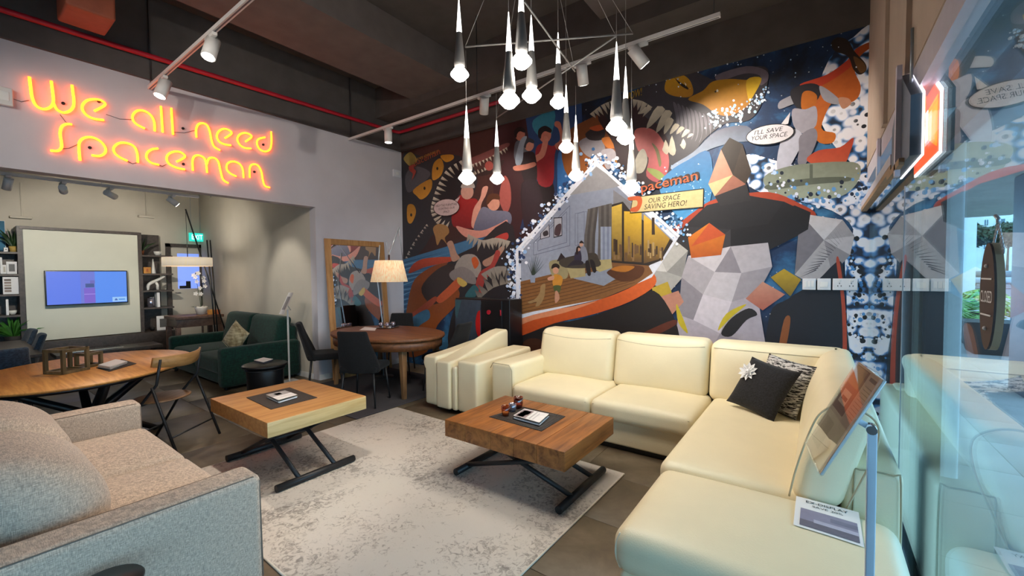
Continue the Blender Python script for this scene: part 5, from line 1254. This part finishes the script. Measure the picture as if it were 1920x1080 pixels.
MB().cyl(tp, at(757, 500, X=-5.3), .007, n=6).build('stay', 'alu2', la)
pb = at(717, 602, X=-5.33); MB().tube([(-5.30, pb.y-.02, .03), (-5.33, pb.y, pb.z), tuple(at(707, 520, X=-5.36)), tuple(at(712, 460, X=-5.4))], .009, 8).build('post', 'alu2', la)
MB().lathe([(.15, .0115), (.15, .022), (.02, .032)], (-5.30, pb.y-.02, 0), 28).build('foot', 'black', la)

# ================================================================== BACK ROOM
# ---- wall bed unit with shelves
XU = -10.0
wu = thing('wall_bed_unit', 'wall unit with large off-white panel between dark open shelves', 'wall unit', (XU-.2, 1.5, 0))
Y0, Y1, YL, YR = .80, 2.22, -.55, 2.70
MB().rbox((XU-.25, Y0+.03, .55), (XU+.02, Y1-.03, 2.31), .006, k=1).build('panel', 'offwhite', wu)
for yy in (Y0, Y1): MB().box((XU-.40, yy-.03, 0), (XU+.0, yy+.03, 2.36)).build('upright', 'darkwood', wu)
MB().box((XU-.40, Y0, 2.315), (XU+.03, Y1, 2.36)).build('top_rail', 'darkwood', wu)
MB().rbox((XU-.40, Y0-.02, .06), (XU+.10, YR, .54), .006, k=1).build('base_drawer', 'darkwood', wu)
MB().box((XU-.42, YL, 0), (XU-.40, Y0, 2.30)).build('back_board', 'darkwood', wu); MB().box((XU-.42, Y1, .5), (XU-.40, YR-.1, 2.36)).build('back_board', 'darkwood', wu)
SZ = (1.955, 1.615, 1.305, .985, .545)
for z in SZ[:4]:
    MB().box((XU-.40, YL, z-.03), (XU, Y0-.03, z)).build('shelf', 'darkwood', wu); MB().box((XU-.40, Y1+.03, z-.03), (XU, YR, z)).build('shelf', 'darkwood', wu)
MB().box((XU-.40, YL, .50), (XU, Y0-.03, .53)).build('shelf', 'darkwood', wu)
for yy in (YL,): MB().box((XU-.40, yy-.03, 0), (XU, yy, 2.30)).build('upright', 'darkwood', wu)
# television
tv = thing('television', 'flat television with blue screen mounted on the off-white panel', 'television', (XU+.1, 1.52, 1.4))
a, b = at(83, 508, X=XU+.14), at(241, 570, X=XU+.14); ty0, ty1, tz0, tz1 = a.y, b.y, 1.105, 1.668
MB().rbox((XU+.085, ty0, tz0), (XU+.135, ty1, tz1), .006, k=1).build('housing', 'blackplastic', tv)
MB().box((XU+.02, 1.35, 1.25), (XU+.086, 1.70, 1.5)).build('mount', 'black', tv)
m_ = MB()
def sc(u0, u1, v0, v1, col, d):
    m_.col = lin(col); m_.poly([(XU+.1355+d, ty0+.015+(ty1-ty0-.03)*u, tz0+.015+(tz1-tz0-.03)*v) for u, v in ((u0, v0), (u1, v0), (u1, v1), (u0, v1))]); m_.col = None
sc(0, 1, 0, 1, '5c78e6', 0); sc(.4, .58, 0, 1, '6a74d2', .0006); sc(.58, 1, 0, 1, '568cf0', .0006); sc(.44, .58, .02, .48, '7a5cc8', .001); sc(.44, .58, .28, .30, 'a48ee6', .0014); sc(.46, .57, .5, .62, '3e4f8a', .0012); sc(.52, .58, .62, .72, '6a62b8', .0012)
sc(.80, .995, .02, .17, '9cc8f8', .0012); sc(.83, .87, .06, .09, '3f5fae', .0016); sc(.838, .862, .09, .12, '3f5fae', .0016); sc(.885, .97, .07, .11, '4b8fe0', .0016)
m_.build('screen', 'screen', tv, doubles=False)
# shelf items
def uy(px): return at(px, 500, X=XU-.08).y
def book(px0, px1, z, h, lab, mat='paper', lean=0., grp='white books on the shelves'):
    ya, yb = uy(px0), uy(px1)
    t = thing('book', lab, 'book', (XU-.1, (ya+yb)/2, z), group=grp)
    MB().box((XU-.20, ya, z), (XU-.03, yb, z+h)).build('cover', mat, t); MB().box((XU-.205, ya+.004, z+.004), (XU-.035, yb-.004, z+h+.002)).build('pages', 'wax', t)
def photo(px0, px1, z, h, lab, ink='6b6b6b'):
    ya, yb = uy(px0), uy(px1); t = thing('photo_frame', lab, 'photo frame', (XU-.08, (ya+yb)/2, z), group='framed pictures on the shelves')
    MB().rbox((XU-.10, ya, z), (XU-.08, yb, z+h), .003, k=1).build('frame', 'paper', t); m2 = MB(); m2.col = lin(ink); w_ = (yb-ya)
    m2.poly([(XU-.0785, ya+w_*.22, z+h*.2), (XU-.0785, yb-w_*.22, z+h*.2), (XU-.0785, yb-w_*.22, z+h*.8), (XU-.0785, ya+w_*.22, z+h*.8)]); m2.build('picture', 'print', t, doubles=False)
    MB().box((XU-.16, (ya+yb)/2-.01, z), (XU-.10, (ya+yb)/2+.01, z+h*.5)).build('easel_leg', 'black', t)
def plant(y, z, s, n, potmat, lab, leafmat='leaf', spread=.5, seed=0, potr=.05, poth=.08, x=None, cat='plant'):
    x = XU-.15 if x is None else x
    t = thing('potted_plant', lab, cat, (x, y, z)); rr = random.Random(seed)
    MB().lathe([(potr*.75, 0), (potr, poth), (potr*.86, poth), (potr*.8, poth*.85), (1e-4, poth*.84)], (x, y, z), 16).build('pot', potmat, t)
    for k in range(n):
        a = rr.uniform(0, 2*PI); L = s*rr.uniform(.6, 1.); o = rr.uniform(.1, spread); w_ = L*.07
        d = Vector((math.cos(a)*o*.55, math.sin(a)*o, 1-.4*o)).normalized(); sd = d.cross(Vector((math.cos(a+1), math.sin(a+1), .2))).normalized(); b0 = Vector((x, y, z+poth*.8))
        mid = b0+d*L*.55; tip = b0+d*L-VZ*L*.18*o+Vector((math.cos(a)*.2*o*L, math.sin(a)*.3*o*L, 0))
        MB().add([b0-sd*w_*.4, b0+sd*w_*.4, mid+sd*w_, tip, mid-sd*w_, mid+d.cross(sd)*w_*.3], [(0, 1, 5), (1, 2, 5), (2, 3, 5), (3, 4, 5), (4, 0, 5)]).build('leaf', leafmat, t, doubles=False)
    return t
cv = thing('canvas_print', 'blue abstract canvas standing on the top left shelf', 'picture', (XU-.3, .45, 1.957))
MB().rbox((XU-.34, .12, 1.957), (XU-.31, .68, 2.45), .004, k=1).build('frame', 'paper', cv); MB().box((XU-.31, .125, 1.962), (XU-.308, .675, 2.445)).build('canvas', plain('blue_canvas', '3f7796', .8, var=.35, scale=3), cv)
plant(uy(27), 1.957, .34, 16, 'yellowpot', 'dark spiky plant in an ochre pot on the top left shelf', 'leafdark', .6, 1, .045, .09)
tc_ = thing('tissue_cube', 'small white cube with dark mark on the top left shelf', 'box', (XU-.06, uy(12), 1.957)); MB().rbox((XU-.10, uy(8), 1.957), (XU-.03, uy(16), 2.02), .005, k=1).build('body', 'paper', tc_); MB().box((XU-.031, uy(10.5), 1.98), (XU-.0285, uy(14), 2.0)).build('mark', 'blackplastic', tc_)
book(0, 4, 1.617, .25, 'tall white book on the second left shelf'); photo(4.5, 11.5, 1.617, .14, 'small blank frame beside the tall book on the second left shelf', 'b9b5aa'); photo(12, 32, 1.617, .19, 'white frame with grey portrait on the second left shelf')
t = thing('open_magazine', 'open white brochure propped on the third left shelf', 'brochure', (XU-.05, uy(23), 1.307)); MB().rbox((XU-.07, uy(3), 1.307), (XU-.05, uy(42), 1.57), .003, k=1).build('pages', 'paper', t)
m2 = MB()
for i in range(5): m2.col = lin(('8d7f74', '6e625a', 'a4988d')[i % 3]); z = 1.34+i*.042; m2.poly([(XU-.0485, uy(6), z), (XU-.0485, uy(19), z), (XU-.0485, uy(19), z+.03), (XU-.0485, uy(6), z+.03)])
m2.build('pictures', 'print', t, doubles=False)
book(7, 12, .987, .24, 'upright white book on the fourth left shelf')
def bowl(px, z, r, h, mat, lab, cat='bowl'):
    t = thing('bowl', lab, cat, (XU-.1, uy(px), z)); MB().lathe([(r*.5, 0), (r*.9, h*.5), (r, h), (r*.93, h), (r*.8, h*.5), (1e-4, h*.2)], (XU-.1, uy(px), z), 18).build('body', mat, t); MB().lathe([(r*.97, h), (r*1.02, h+.003), (r*.97, h+.006)], (XU-.1, uy(px), z), 18).build('rim', mat, t)
bowl(20, .987, .045, .06, 'ceramic', 'small pale bowl on the fourth left shelf'); bowl(36, .987, .04, .05, 'blackplastic', 'small black bowl on the fourth left shelf')
plant(uy(20), .532, .42, 46, 'pot', 'bushy green plant on the bottom left shelf', 'leaf', 1.3, 4, .10, .12, XU-.12)
plant(uy(269), 1.957, .30, 12, 'terra', 'spiky plant in a terracotta pot on the top right shelf', 'leafdark', .8, 5, .035, .085); bowl(297, 1.957, .06, .07, 'ceramic', 'white bowl on the top right shelf')
t = thing('gift_box', 'small orange box on the second right shelf', 'box', (XU-.1, uy(275), 1.617)); MB().rbox((XU-.15, uy(268), 1.617), (XU-.05, uy(282), 1.735), .006, k=1).build('body', 'orangebox', t); MB().rbox((XU-.049, uy(273), 1.65), (XU-.047, uy(277), 1.71), .001, k=1).build('label_patch', 'terra', t)
t = thing('cone_sculpture', 'white conical sculpture on the second right shelf', 'sculpture', (XU-.1, uy(288), 1.617)); MB().lathe([(.035, 0), (.032, .03), (.006, .27), (1e-4, .275)], (XU-.1, uy(288), 1.617), 14).build('cone', 'ceramic', t); MB().cyl((XU-.1, uy(288), 1.617), (XU-.1, uy(288), 1.625), .04, n=14).build('foot', 'ceramic', t)
t = thing('horse_sculpture', 'white curved animal sculpture on the third right shelf', 'sculpture', (XU-.08, uy(290), 1.307))
MB().tube(spline([(XU-.08, uy(276), 1.31), (XU-.08, uy(277), 1.40), (XU-.08, uy(284), 1.45), (XU-.08, uy(296), 1.50), (XU-.08, uy(308), 1.56)], 5), [.018+.012*math.sin(PI*i/20) for i in range(21)], 8).build('neck', 'ceramic', t); MB().tube([(XU-.08, uy(294), 1.31), (XU-.08, uy(294), 1.40), (XU-.08, uy(290), 1.47)], [.022, .026, .02], 8).build('body', 'ceramic', t)
t = thing('glass_jar', 'clear glass jar on the fourth right shelf', 'jar', (XU-.1, uy(281), .987)); MB().lathe([(.05, 0), (.055, .08), (.05, .17), (.046, .17), (.05, .08), (.045, .006), (1e-4, .006)], (XU-.1, uy(281), .987), 18).build('body', 'silverglass', t); MB().cyl((XU-.1, uy(281), 1.158), (XU-.1, uy(281), 1.18), .05, n=18).build('lid', 'chrome', t)
book(291, 296, .987, .27, 'upright white book on the fourth right shelf')
photo(290, 315, .5415, .27, 'white card with grey photo at the foot of the right shelves', '5c5c5c'); bowl(282, .5415, .045, .06, 'blackplastic', 'black jar beside the white card on the low ledge')

# ---- door, exit sign
dr = structure(thing('door_1', None, None, (XB, 3.02, 0)), 'pale door with a window at the end of the back room')
MB().box((XB, 2.80, .005), (XB+.035, JY-.02, 2.13)).build('leaf', 'wall_warm', dr)
for q in ((2.72, 2.79, 0, 2.215), (JY-.03, JY-.001, 0, 2.215), (2.72, JY-.001, 2.15, 2.215)): MB().box((XB, q[0], q[2]), (XB+.06, q[1], q[3])).build('frame', 'darkwood', dr)
g_ = MB().box((XB+.035, 2.90, 1.31), (XB+.039, JY-.04, 2.02)).build('glazing', 'bluelit', dr)
MB().box((XB+.0395, 2.92, 1.312), (XB+.0405, 3.08, 1.37)).build('desk_silhouette', 'blackplastic', g_); MB().box((XB+.0395, 3.03, 1.312), (XB+.0408, 3.11, 1.46)).build('desk_silhouette', 'blackplastic', g_)
MB().tube([(XB+.035, 2.85, 1.23), (XB+.075, 2.85, 1.23), (XB+.075, 2.93, 1.23)], .009, 8).build('handle', 'chrome', dr)
ex = thing('exit_sign', 'green illuminated sign reading EXIT above the back door', 'sign', (XB+.2, 3.2, 2.37))
MB().rbox((XB+.18, 3.06, 2.27), (XB+.21, JY-.006, 2.44), .006, k=1).build('box', 'exit', ex)
m_ = MB(); put_text(m_, 'EXIT', (XB+.2115, 3.105, 2.31), VY, VZ, .185, .095); m_.build('lettering', 'exitwhite', ex)
for yy in (3.10, 3.26): MB().cyl((XB+.195, yy, 2.44), (XB+.195, yy, 3.3), .004, n=6).build('hanger', 'alu2', ex)
# wall brackets high on the back wall
for px, lab in ((42, 'small grey wall bracket above the television panel, left'), (276, 'small grey wall bracket above the right shelves')):
    q = at(px, 400, X=XB+.05); t = thing('wall_bracket', lab, 'bracket', tuple(q)); MB().rbox((XB+.001, q.y-.012, q.z-.05), (XB+.02, q.y+.012, q.z+.5), .004, k=1).build('strip', 'wall_warm', t); MB().rbox((XB+.001, q.y-.14, q.z-.09), (XB+.12, q.y+.10, q.z-.05), .01, k=1).build('arm', 'wall_warm', t)
# back-room track with spotlights
BX = -6.85; bz = at(190, 350, X=BX).z
bt_ = thing('light_track', 'white light track under the back room ceiling behind the opening', 'track', (BX, 1.4, bz)); MB().box((BX-.017, -.6, bz), (BX+.017, at(372, 360, X=BX).y, bz+.032)).build('rail', 'whitepaint', bt_)
for yy in (0., 1.2, 2.3): MB().cyl((BX, yy, bz+.03), (BX, yy, 3.3), .005, n=6).build('drop_rod', 'whitepaint', bt_)
for px, aim, lab, pw in ((15, (-8.0, .2, .7), 'back room spotlight at the left edge of the picture', 50), (118, (XU, 1.45, 1.75), 'back room spotlight above the television panel, left one', 230), (206, (-8.6, JY, 1.75), 'back room spotlight above the television panel, right one', 45), (322, (-6.75, JY, 1.3), 'back room spotlight nearest the side wall', 45)):
    q = at(px, 352, X=BX); spot(BX, q.y, bz, aim, lab, pw, 'spotlights in the back room', 1.0, (1, .92, .80), .66)

# ---- low dark coffee table, grey dining table with blue chairs
lt = thing('low_table', 'long low dark table before the television panel', 'coffee table', (-9.3, 1.65, 0))
MB().rbox((-9.62, 1.02, .345), (-9.08, 2.28, .40), .006, k=1).build('top', 'darkwood', lt); MB().rbox((-9.58, 1.1, .402), (-9.2, 1.8, .408), .001, k=1).build('glass_inlay', 'chrome', lt)
for yy in (1.12, 2.18):
    MB().cyl((-9.6, yy, .02), (-9.1, yy, .35), .02, n=10).build('leg', 'black', lt); MB().cyl((-9.1, yy+.04, .02), (-9.6, yy+.04, .35), .02, n=10).build('leg', 'black', lt)
MB().cyl((-9.6, 1.05, .02), (-9.6, 2.25, .02), .02, n=10).build('foot_bar', 'black', lt); MB().cyl((-9.1, 1.05, .02), (-9.1, 2.25, .02), .02, n=10).build('foot_bar', 'black', lt)
gt = thing('grey_table', 'dark grey dining table at the left edge of the back room', 'dining table', (-7.5, .0, 0))
MB().rbox((-8.35, -.9, .715), (-6.62, .655, .75), .006, k=1).build('top', 'darkwood', gt); MB().rbox((-8.3, -.85, .60), (-6.68, .60, .714), .006, k=1).build('apron', 'black', gt)
for x in (-8.25, -6.74):
    for yy in (-.8, .54): MB().rbox((x-.035, yy-.035, 0), (x+.035, yy+.035, .61), .005, k=1).build('leg', 'black', gt)
for p, fc_, lab in (((-8.05, .40), (.05, -1), 'blue upholstered chair behind the grey table, farther one'), ((-7.30, .40), (-.05, -1), 'blue upholstered chair behind the grey table, nearer one'), ((-6.3, .30), (-1, -.1), 'blue upholstered chair at the near end of the grey table')):
    c_ = dining_chair(p, fc_, lab); c_['group'] = 'blue chairs at the grey table'; c_.location.z = 0
    for q in c_.children:
        if q.name.split('.')[0] in ('seat', 'backrest'): q.data.materials[0] = MT['bluefab']
one(MB().rbox((-6.85, .36, .7505), (-6.72, .52, .765), .003, k=1), 'notebook', 'paper', 'small white pad on the corner of the grey table', 'notebook')

# ---- oval honey table, lantern, books, folding chair
ov = thing('oval_table', 'oval honey wood table on black spider legs behind the beige sofa', 'table', (-5.28, .83, 0))
OC, OA, OB = Vector((-5.30, .80, 0)), .92, .72; og = math.radians(-35)
def rot(p): return Vector((OC.x+p[0]*math.cos(og)-p[1]*math.sin(og), OC.y+p[0]*math.sin(og)+p[1]*math.cos(og), p[2]))
tp_ = MB().lathe([(.90, .705), (.985, .722), (1., .735), (.995, .741), (1e-4, .742)], (0, 0, 0), 64, sx=OA, sy=OB, xf=Matrix.Translation(OC) @ Matrix.Rotation(og, 4, 'Z')); tp_.build('top', 'honey', ov)
MB().lathe([(.86, .68), (.9, .7045), (1e-4, .7047)], (0, 0, 0), 48, sx=OA, sy=OB, xf=Matrix.Translation(OC) @ Matrix.Rotation(og, 4, 'Z')).build('underframe', 'blackplastic', ov)
for sx in (-1, 1):
    for sy in (-1, 1):
        MB().tube([rot((sx*.48, sy*.34, .69)), rot((sx*.03, sy*.04, .34)), rot((sx*.02, sy*.03, .30))], [.035, .045, .045], 4).build('upper_strut', 'blackplastic', ov)
        MB().tube([rot((sx*.0, sy*.0, .34)), rot((sx*.40, sy*.30, .02)), rot((sx*.44, sy*.33, .02))], [.045, .035, .02], 4).build('leg', 'blackplastic', ov)
def lantern(c, s, h, lab, rz):
    t = thing('wooden_lantern', lab, 'lantern', tuple(c), rz, 'lanterns on the oval table'); b = .012
    for sx in (-1, 1):
        for sy in (-1, 1): MB().box((sx*s-b, sy*s-b, 0), (sx*s+b, sy*s+b, h)).build('post', 'lanternwood', t, local=True)
    for z in (0, h-2*b):
        for sg in (-1, 1): MB().box((-s, sg*s-b, z), (s, sg*s+b, z+2*b)).build('rail', 'lanternwood', t, local=True); MB().box((sg*s-b, -s, z), (sg*s+b, s, z+2*b)).build('rail', 'lanternwood', t, local=True)
    MB().box((-s, -s, 0.001), (s, s, .012)).build('floor_board', 'lanternwood', t, local=True)
q = at(126, 697, Z=.743); lantern((q.x, q.y, .7435), .088, .205, 'taller open-frame wooden lantern on the oval table', .5)
q = at(167, 687, Z=.743); lantern((q.x, q.y, .7435), .055, .13, 'shorter open-frame wooden lantern beside the books on the oval table', .5)
tm = [at(a, b, Z=.743) for a, b in ((180, 690), (228, 674), (256, 682), (205, 697))]; one(MB().prism(tm, (0, 0, .003)), 'table_mat', 'mat', 'dark mat under the white books on the oval table', 'mat')
for k, (P, z) in enumerate((([(184, 689), (217, 678), (238, 682), (207, 693)], .7465), ([(184, 687), (217, 676), (239, 680), (206, 690.5)], .762))):
    Q = [at(a, b, Z=z) for a, b in P]; t = thing('book', ('lower white book in the pair on the oval table', 'upper white book in the pair on the oval table')[k], 'book', tuple(Q[0]), group='books on the oval table')
    MB().prism(Q, (0, 0, .014)).build('cover', 'paper', t); c = sum(Q, Vector())/4; MB().prism([c+(v-c)*1.01+VZ*.004 for v in Q], (0, 0, .006)).build('pages', 'wax', t)
# folding chair, local +y faces the table
fc0 = Vector((-4.86, 1.20, 0)); fz = math.atan2(-.60, -.80)-PI/2
fch = thing('folding_chair', 'folding chair with curved wooden back and seat, black metal legs', 'chair', tuple(fc0), fz)
sp = MB(); sp.lathe([(.6, .438), (1., .446), (1.0, .456), (.9, .458), (1e-4, .452)], (0, .0, 0), 32, sx=.225, sy=.205); sp.build('seat', 'seatwood', fch, local=True)
bk = MB(); n = 12; vs = []
for i in range(n+1):
    u = -1+2*i/n; x = .275*u; y = -.24+.10*u*u
    for (dy_, dz) in ((-.009, -.055), (.009, -.055), (.011, .055), (-.007, .055)): vs.append((x, y+dy_-.02*(dz > 0), .80+dz*(1-.25*u*u)+.02*u*u))
fs = [(i*4+j, i*4+(j+1) % 4, (i+1)*4+(j+1) % 4, (i+1)*4+j) for i in range(n) for j in range(4)] + [(3, 2, 1, 0), tuple(n*4+j for j in range(4))]
bk.add(vs, fs, True); bk.build('backrest', 'chairwood', fch, local=True)
for sg in (-1, 1):
    MB().tube([(sg*.235, -.185, .84), (sg*.24, -.15, .62), (sg*.235, .0, .44), (sg*.225, .26, .0)], .0115, 8).build('front_leg', 'black', fch, local=True)
    MB().tube([(sg*.255, -.12, .60), (sg*.26, -.19, .40), (sg*.265, -.33, .0)], .0115, 8).build('rear_leg', 'black', fch, local=True)
MB().cyl((-.245, -.27, .16), (.245, -.27, .16), .008, n=8).build('stretcher', 'black', fch, local=True); MB().cyl((-.228, .19, .12), (.228, .19, .12), .008, n=8).build('stretcher', 'black', fch, local=True)
MB().cyl((-.235, .02, .43), (.235, .02, .43), .009, n=8).build('seat_rail', 'black', fch, local=True)
# second dark chair half hidden beyond the oval table
fc2 = copytree(fch); fc2.location = (-5.05, .18, 0); fc2.rotation_euler = (0, 0, math.atan2(.8, -.25)-PI/2); fc2['label'] = 'folding chair tucked under the left end of the oval table'

# ---- green velvet sofa
gs = thing('velvet_sofa', 'dark green velvet two-seat sofa against the back room wall', 'sofa', (-7.5, 2.75, 0)); GV = 'green'
GX0, GX1, GY0, GY1 = -8.62, -6.42, 2.22, JY-.03
for x0, x1 in ((GX0, GX0+.17), (GX1-.17, GX1)): MB().rbox((x0, GY0, .04), (x1, GY1, .58), .05, k=4).build('arm', GV, gs)
MB().rbox((GX0+.15, GY0+.06, .06), (GX1-.15, GY1, .22), .02, k=2).build('base', GV, gs)
for x0, x1 in ((GX0+.17, (GX0+GX1)/2-.003), ((GX0+GX1)/2+.003, GX1-.17)): MB().rbox((x0, GY0+.02, .20), (x1, GY1-.22, .42), .05, crown((x0+x1)/2, 2.65, .46, .4, .36, .025), k=6).build('seat_cushion', GV, gs)
def gl(p): p.y += .22*(p.z-.42); return p
for x0, x1 in ((GX0+.12, (GX0+GX1)/2-.003), ((GX0+GX1)/2+.003, GX1-.12)): MB().rbox((x0, GY1-.34, .40), (x1, GY1-.14, .93), .07, gl, k=6).build('back_cushion', GV, gs)
MB().rbox((GX0+.1, GY1-.12, .06), (GX1-.1, GY1, .78), .03, k=3).build('back_frame', GV, gs)
for x in (GX0+.09, GX1-.09):
    for yy in (GY0+.08, GY1-.08): MB().cyl((x, yy, 0), (x, yy, .045), .025, n=10).build('foot', 'black', gs)
cpos = at(442, 632, Y=2.62); Xc = frame(cpos+Vector((0, 0, .0)), (.86, .15, -.5), (.42, .35, .84))
cu = thing('throw_cushion', 'gold brocade cushion standing on the green velvet sofa', 'cushion', tuple(cpos)); MB().pillow(.19, .19, .07, xf=Xc).build('cover', 'gold', cu); MB().tube([Xc @ Vector(q) for q in ((-.19, -.19, 0), (.19, -.19, 0))], .004, 5).build('edge_piping', 'gold', cu)
# black drum side table with booklet
c = at(497, 676, Z=.50); c = Vector((-6.02, 2.62, 0)); c = Vector(at(497, 680, Z=.5)); ds = thing('drum_table', 'black drum side table in front of the green sofa arm', 'side table', (c.x, c.y, 0))
MB().lathe([(.16, 0), (.19, .03), (.20, .42), (.19, .455), (1e-4, .456)], (c.x, c.y, 0), 32).build('drum', 'blackplastic', ds); MB().lathe([(.235, .46), (.245, .468), (.245, .484), (.235, .49), (1e-4, .491)], (c.x, c.y, 0), 36).build('tray_top', 'blackplastic', ds)
MB().tube([(c.x+.21*math.cos(a), c.y+.21*math.sin(a), .43) for a in [2*PI*i/28 for i in range(28)]], .006, 6, closed=True).build('hoop', 'black', ds)
P = [at(a, b, Z=.52) for a, b in ((476, 674), (494, 669), (512, 672), (494, 678))]; Q = [Vector((v.x, v.y, .4925)) for v in P]; t = thing('card_holder', 'clear card holder on the black drum table', 'card holder', tuple(Q[0])); MB().prism(Q, (0, 0, .018)).build('acrylic_block', 'silverglass', t); MB().prism([v+VZ*.0185 for v in Q], (0, 0, .002)).build('card', 'paper', t)
# second sign stand
s2 = thing('sign_stand', 'tilted sheet holder on a white post beside the green sofa', 'sign stand', (-6.24, 3.02, 0)); q = at(545, 580, Y=3.02)
MB().rbox((-6.265+.0, 3.01, .01), (-6.245, 3.03, q.z), .003, k=1).build('post', 'whitepaint', s2); MB().rbox((-6.38, 2.88, 0), (-6.12, 3.14, .01), .003, k=1).build('foot_plate', 'whitepaint', s2)
P = [at(*a) for a in ((541, 549, None, 3.02), (550, 549, None, 2.92), (532, 590, None, 2.82), (523, 589, None, 2.92))]; hp = MB().prism(P, (.004, 0, .003)).build('holder', 'paper', s2)
MB().tube([q+Vector((0, 0, -.01)), sum(P, Vector())/4], .006, 6).build('bracket', 'whitepaint', s2)
m2 = MB(); m2.col = lin('8c8a8e'); c = sum(P, Vector())/4; m2.poly([c+(v-c)*.6+Vector((.006, -.004, .006)) for v in P]); m2.build('printed_sheet', 'print', hp, doubles=False)

# ---- tripod drum lamp
XL = -8.8; tl = thing('tripod_lamp', 'black tripod floor lamp with wide white drum shade beside the green sofa', 'lamp', (XL, 2.9, 0)); c = at(352, 491, X=XL)
r_ = (at(400, 490, X=XL).y-at(304, 490, X=XL).y)/2*.96
MB().lathe([(r_, -.075), (r_, .075), (r_-.006, .075), (r_-.006, -.075)], c, 44).build('shade', 'drum', tl); MB().lathe([(1e-4, -.06), (r_-.01, -.06), (r_-.01, -.056), (1e-4, -.056)], c, 40).build('diffuser', 'bulb', tl)
light('POINT', 'drum_glow', (c.x, c.y, c.z-.16), 9, (1, .86, .66), tl, shadow_soft_size=.2)
ap = at(348, 392, X=XL); ft = at(424, 585, X=XL); d = (ft-ap); e = ap+d*((0.0-ap.z)/d.z)
MB().cyl(ap, Vector((e.x, min(e.y, JY-.05), 0.006)), .012, n=8).build('long_leg', 'blackplastic', tl)
for px0, px1, dx in ((388, 399, .02), (394, 404, -.02)):
    a, b = at(px0, 450, X=XL+dx), at(px1, 575, X=XL+dx); d = b-a; e = a+d*((0.006-a.z)/d.z); MB().cyl(a, e, .012, n=8).build('leg', 'blackplastic', tl)
MB().cyl(ap, (c.x, c.y, c.z+.07), .004, n=6).build('cord', 'blackplastic', tl); MB().cyl((c.x, c.y, c.z-.05), (c.x, c.y, c.z+.25), .008, n=6).build('stem', 'blackplastic', tl)
# ---- wooden desk with orchid and boxes
dk = thing('wooden_desk', 'brown wooden console desk between the shelves and the green sofa', 'desk', (-9.3, 2.85, 0))
MB().rbox((-9.55, 2.42, .80), (-8.95, 3.16, .85), .005, k=1).build('top', 'deskwood', dk); MB().rbox((-9.52, 2.45, .66), (-8.98, 3.13, .80), .004, k=1).build('drawer_box', 'deskwood', dk)
for x in (-9.5, -9.0):
    for yy in (2.47, 3.11): MB().rbox((x-.035, yy-.035, 0), (x+.035, yy+.035, .66), .004, k=1).build('leg', 'deskwood', dk)
MB().rbox((-9.5, 2.5, .30), (-9.0, 3.1, .33), .004, k=1).build('lower_shelf', 'deskwood', dk)
oy = at(377, 570, X=-9.2).y; oc = thing('orchid', 'white orchid in a white pot on the brown desk', 'plant', (-9.2, oy, .852))
MB().lathe([(.07, 0), (.10, .12), (.102, .15), (.09, .15), (.085, .12), (1e-4, .12)], (-9.2, oy, .852), 20).build('pot', 'ceramic', oc); rr = random.Random(8)
for k in range(6): 
    a = k*1.05; b0 = Vector((-9.2, oy, .98)); d = Vector((math.cos(a)*.7, math.sin(a), .25)); s_ = d.cross(VZ).normalized(); MB().add([b0, b0+d*.09+s_*.025, b0+d*.17-VZ*.02, b0+d*.09-s_*.025], [(0, 1, 2, 3)]).build('leaf', 'leafdark', oc, doubles=False)
for sg in (-1, 1):
    path = spline([(-9.2, oy, .98), (-9.2, oy+sg*.03, 1.25), (-9.2, oy+sg*.06, 1.5), (-9.18, oy+sg*.0-.08, 1.62)], 5); MB().tube(path, .004, 5).build('stem', 'leafdark', oc)
    for k in range(6):
        p0 = path[-1-k*2]+Vector((rr.uniform(-.02, .05), rr.uniform(-.05, .05), rr.uniform(-.02, .02))); fl_ = MB()
        for j in range(5): a = 2*PI*j/5; u_ = Vector((.15, math.cos(a), math.sin(a))); v_ = Vector((0, -math.sin(a), math.cos(a))); fl_.add([p0, p0+u_*.025+v_*.014, p0+u_*.042, p0+u_*.025-v_*.014], [(0, 1, 2, 3)])
        fl_.build('blossom', 'paper', oc, doubles=False)
for px, s_, lab, mt_ in ((395, .042, 'small orange carton on the desk beside the orchid', 'orangebox'), (407, .04, 'second small terracotta carton on the desk near the lamp legs', 'terra')):
    yy = at(px, 580, X=-9.05).y; t = thing('small_carton', lab, 'box', (-9.05, yy, .852), group='cartons on the desk'); MB().rbox((-9.05-s_, yy-s_, .852), (-9.05+s_, yy+s_, .852+s_*2), .004, k=1).build('body', mt_, t); MB().rbox((-9.05-s_*1.02, yy-s_*1.02, .852+s_*1.7), (-9.05+s_*1.02, yy+s_*1.02, .852+s_*2.05), .004, k=1).build('lid', mt_, t)
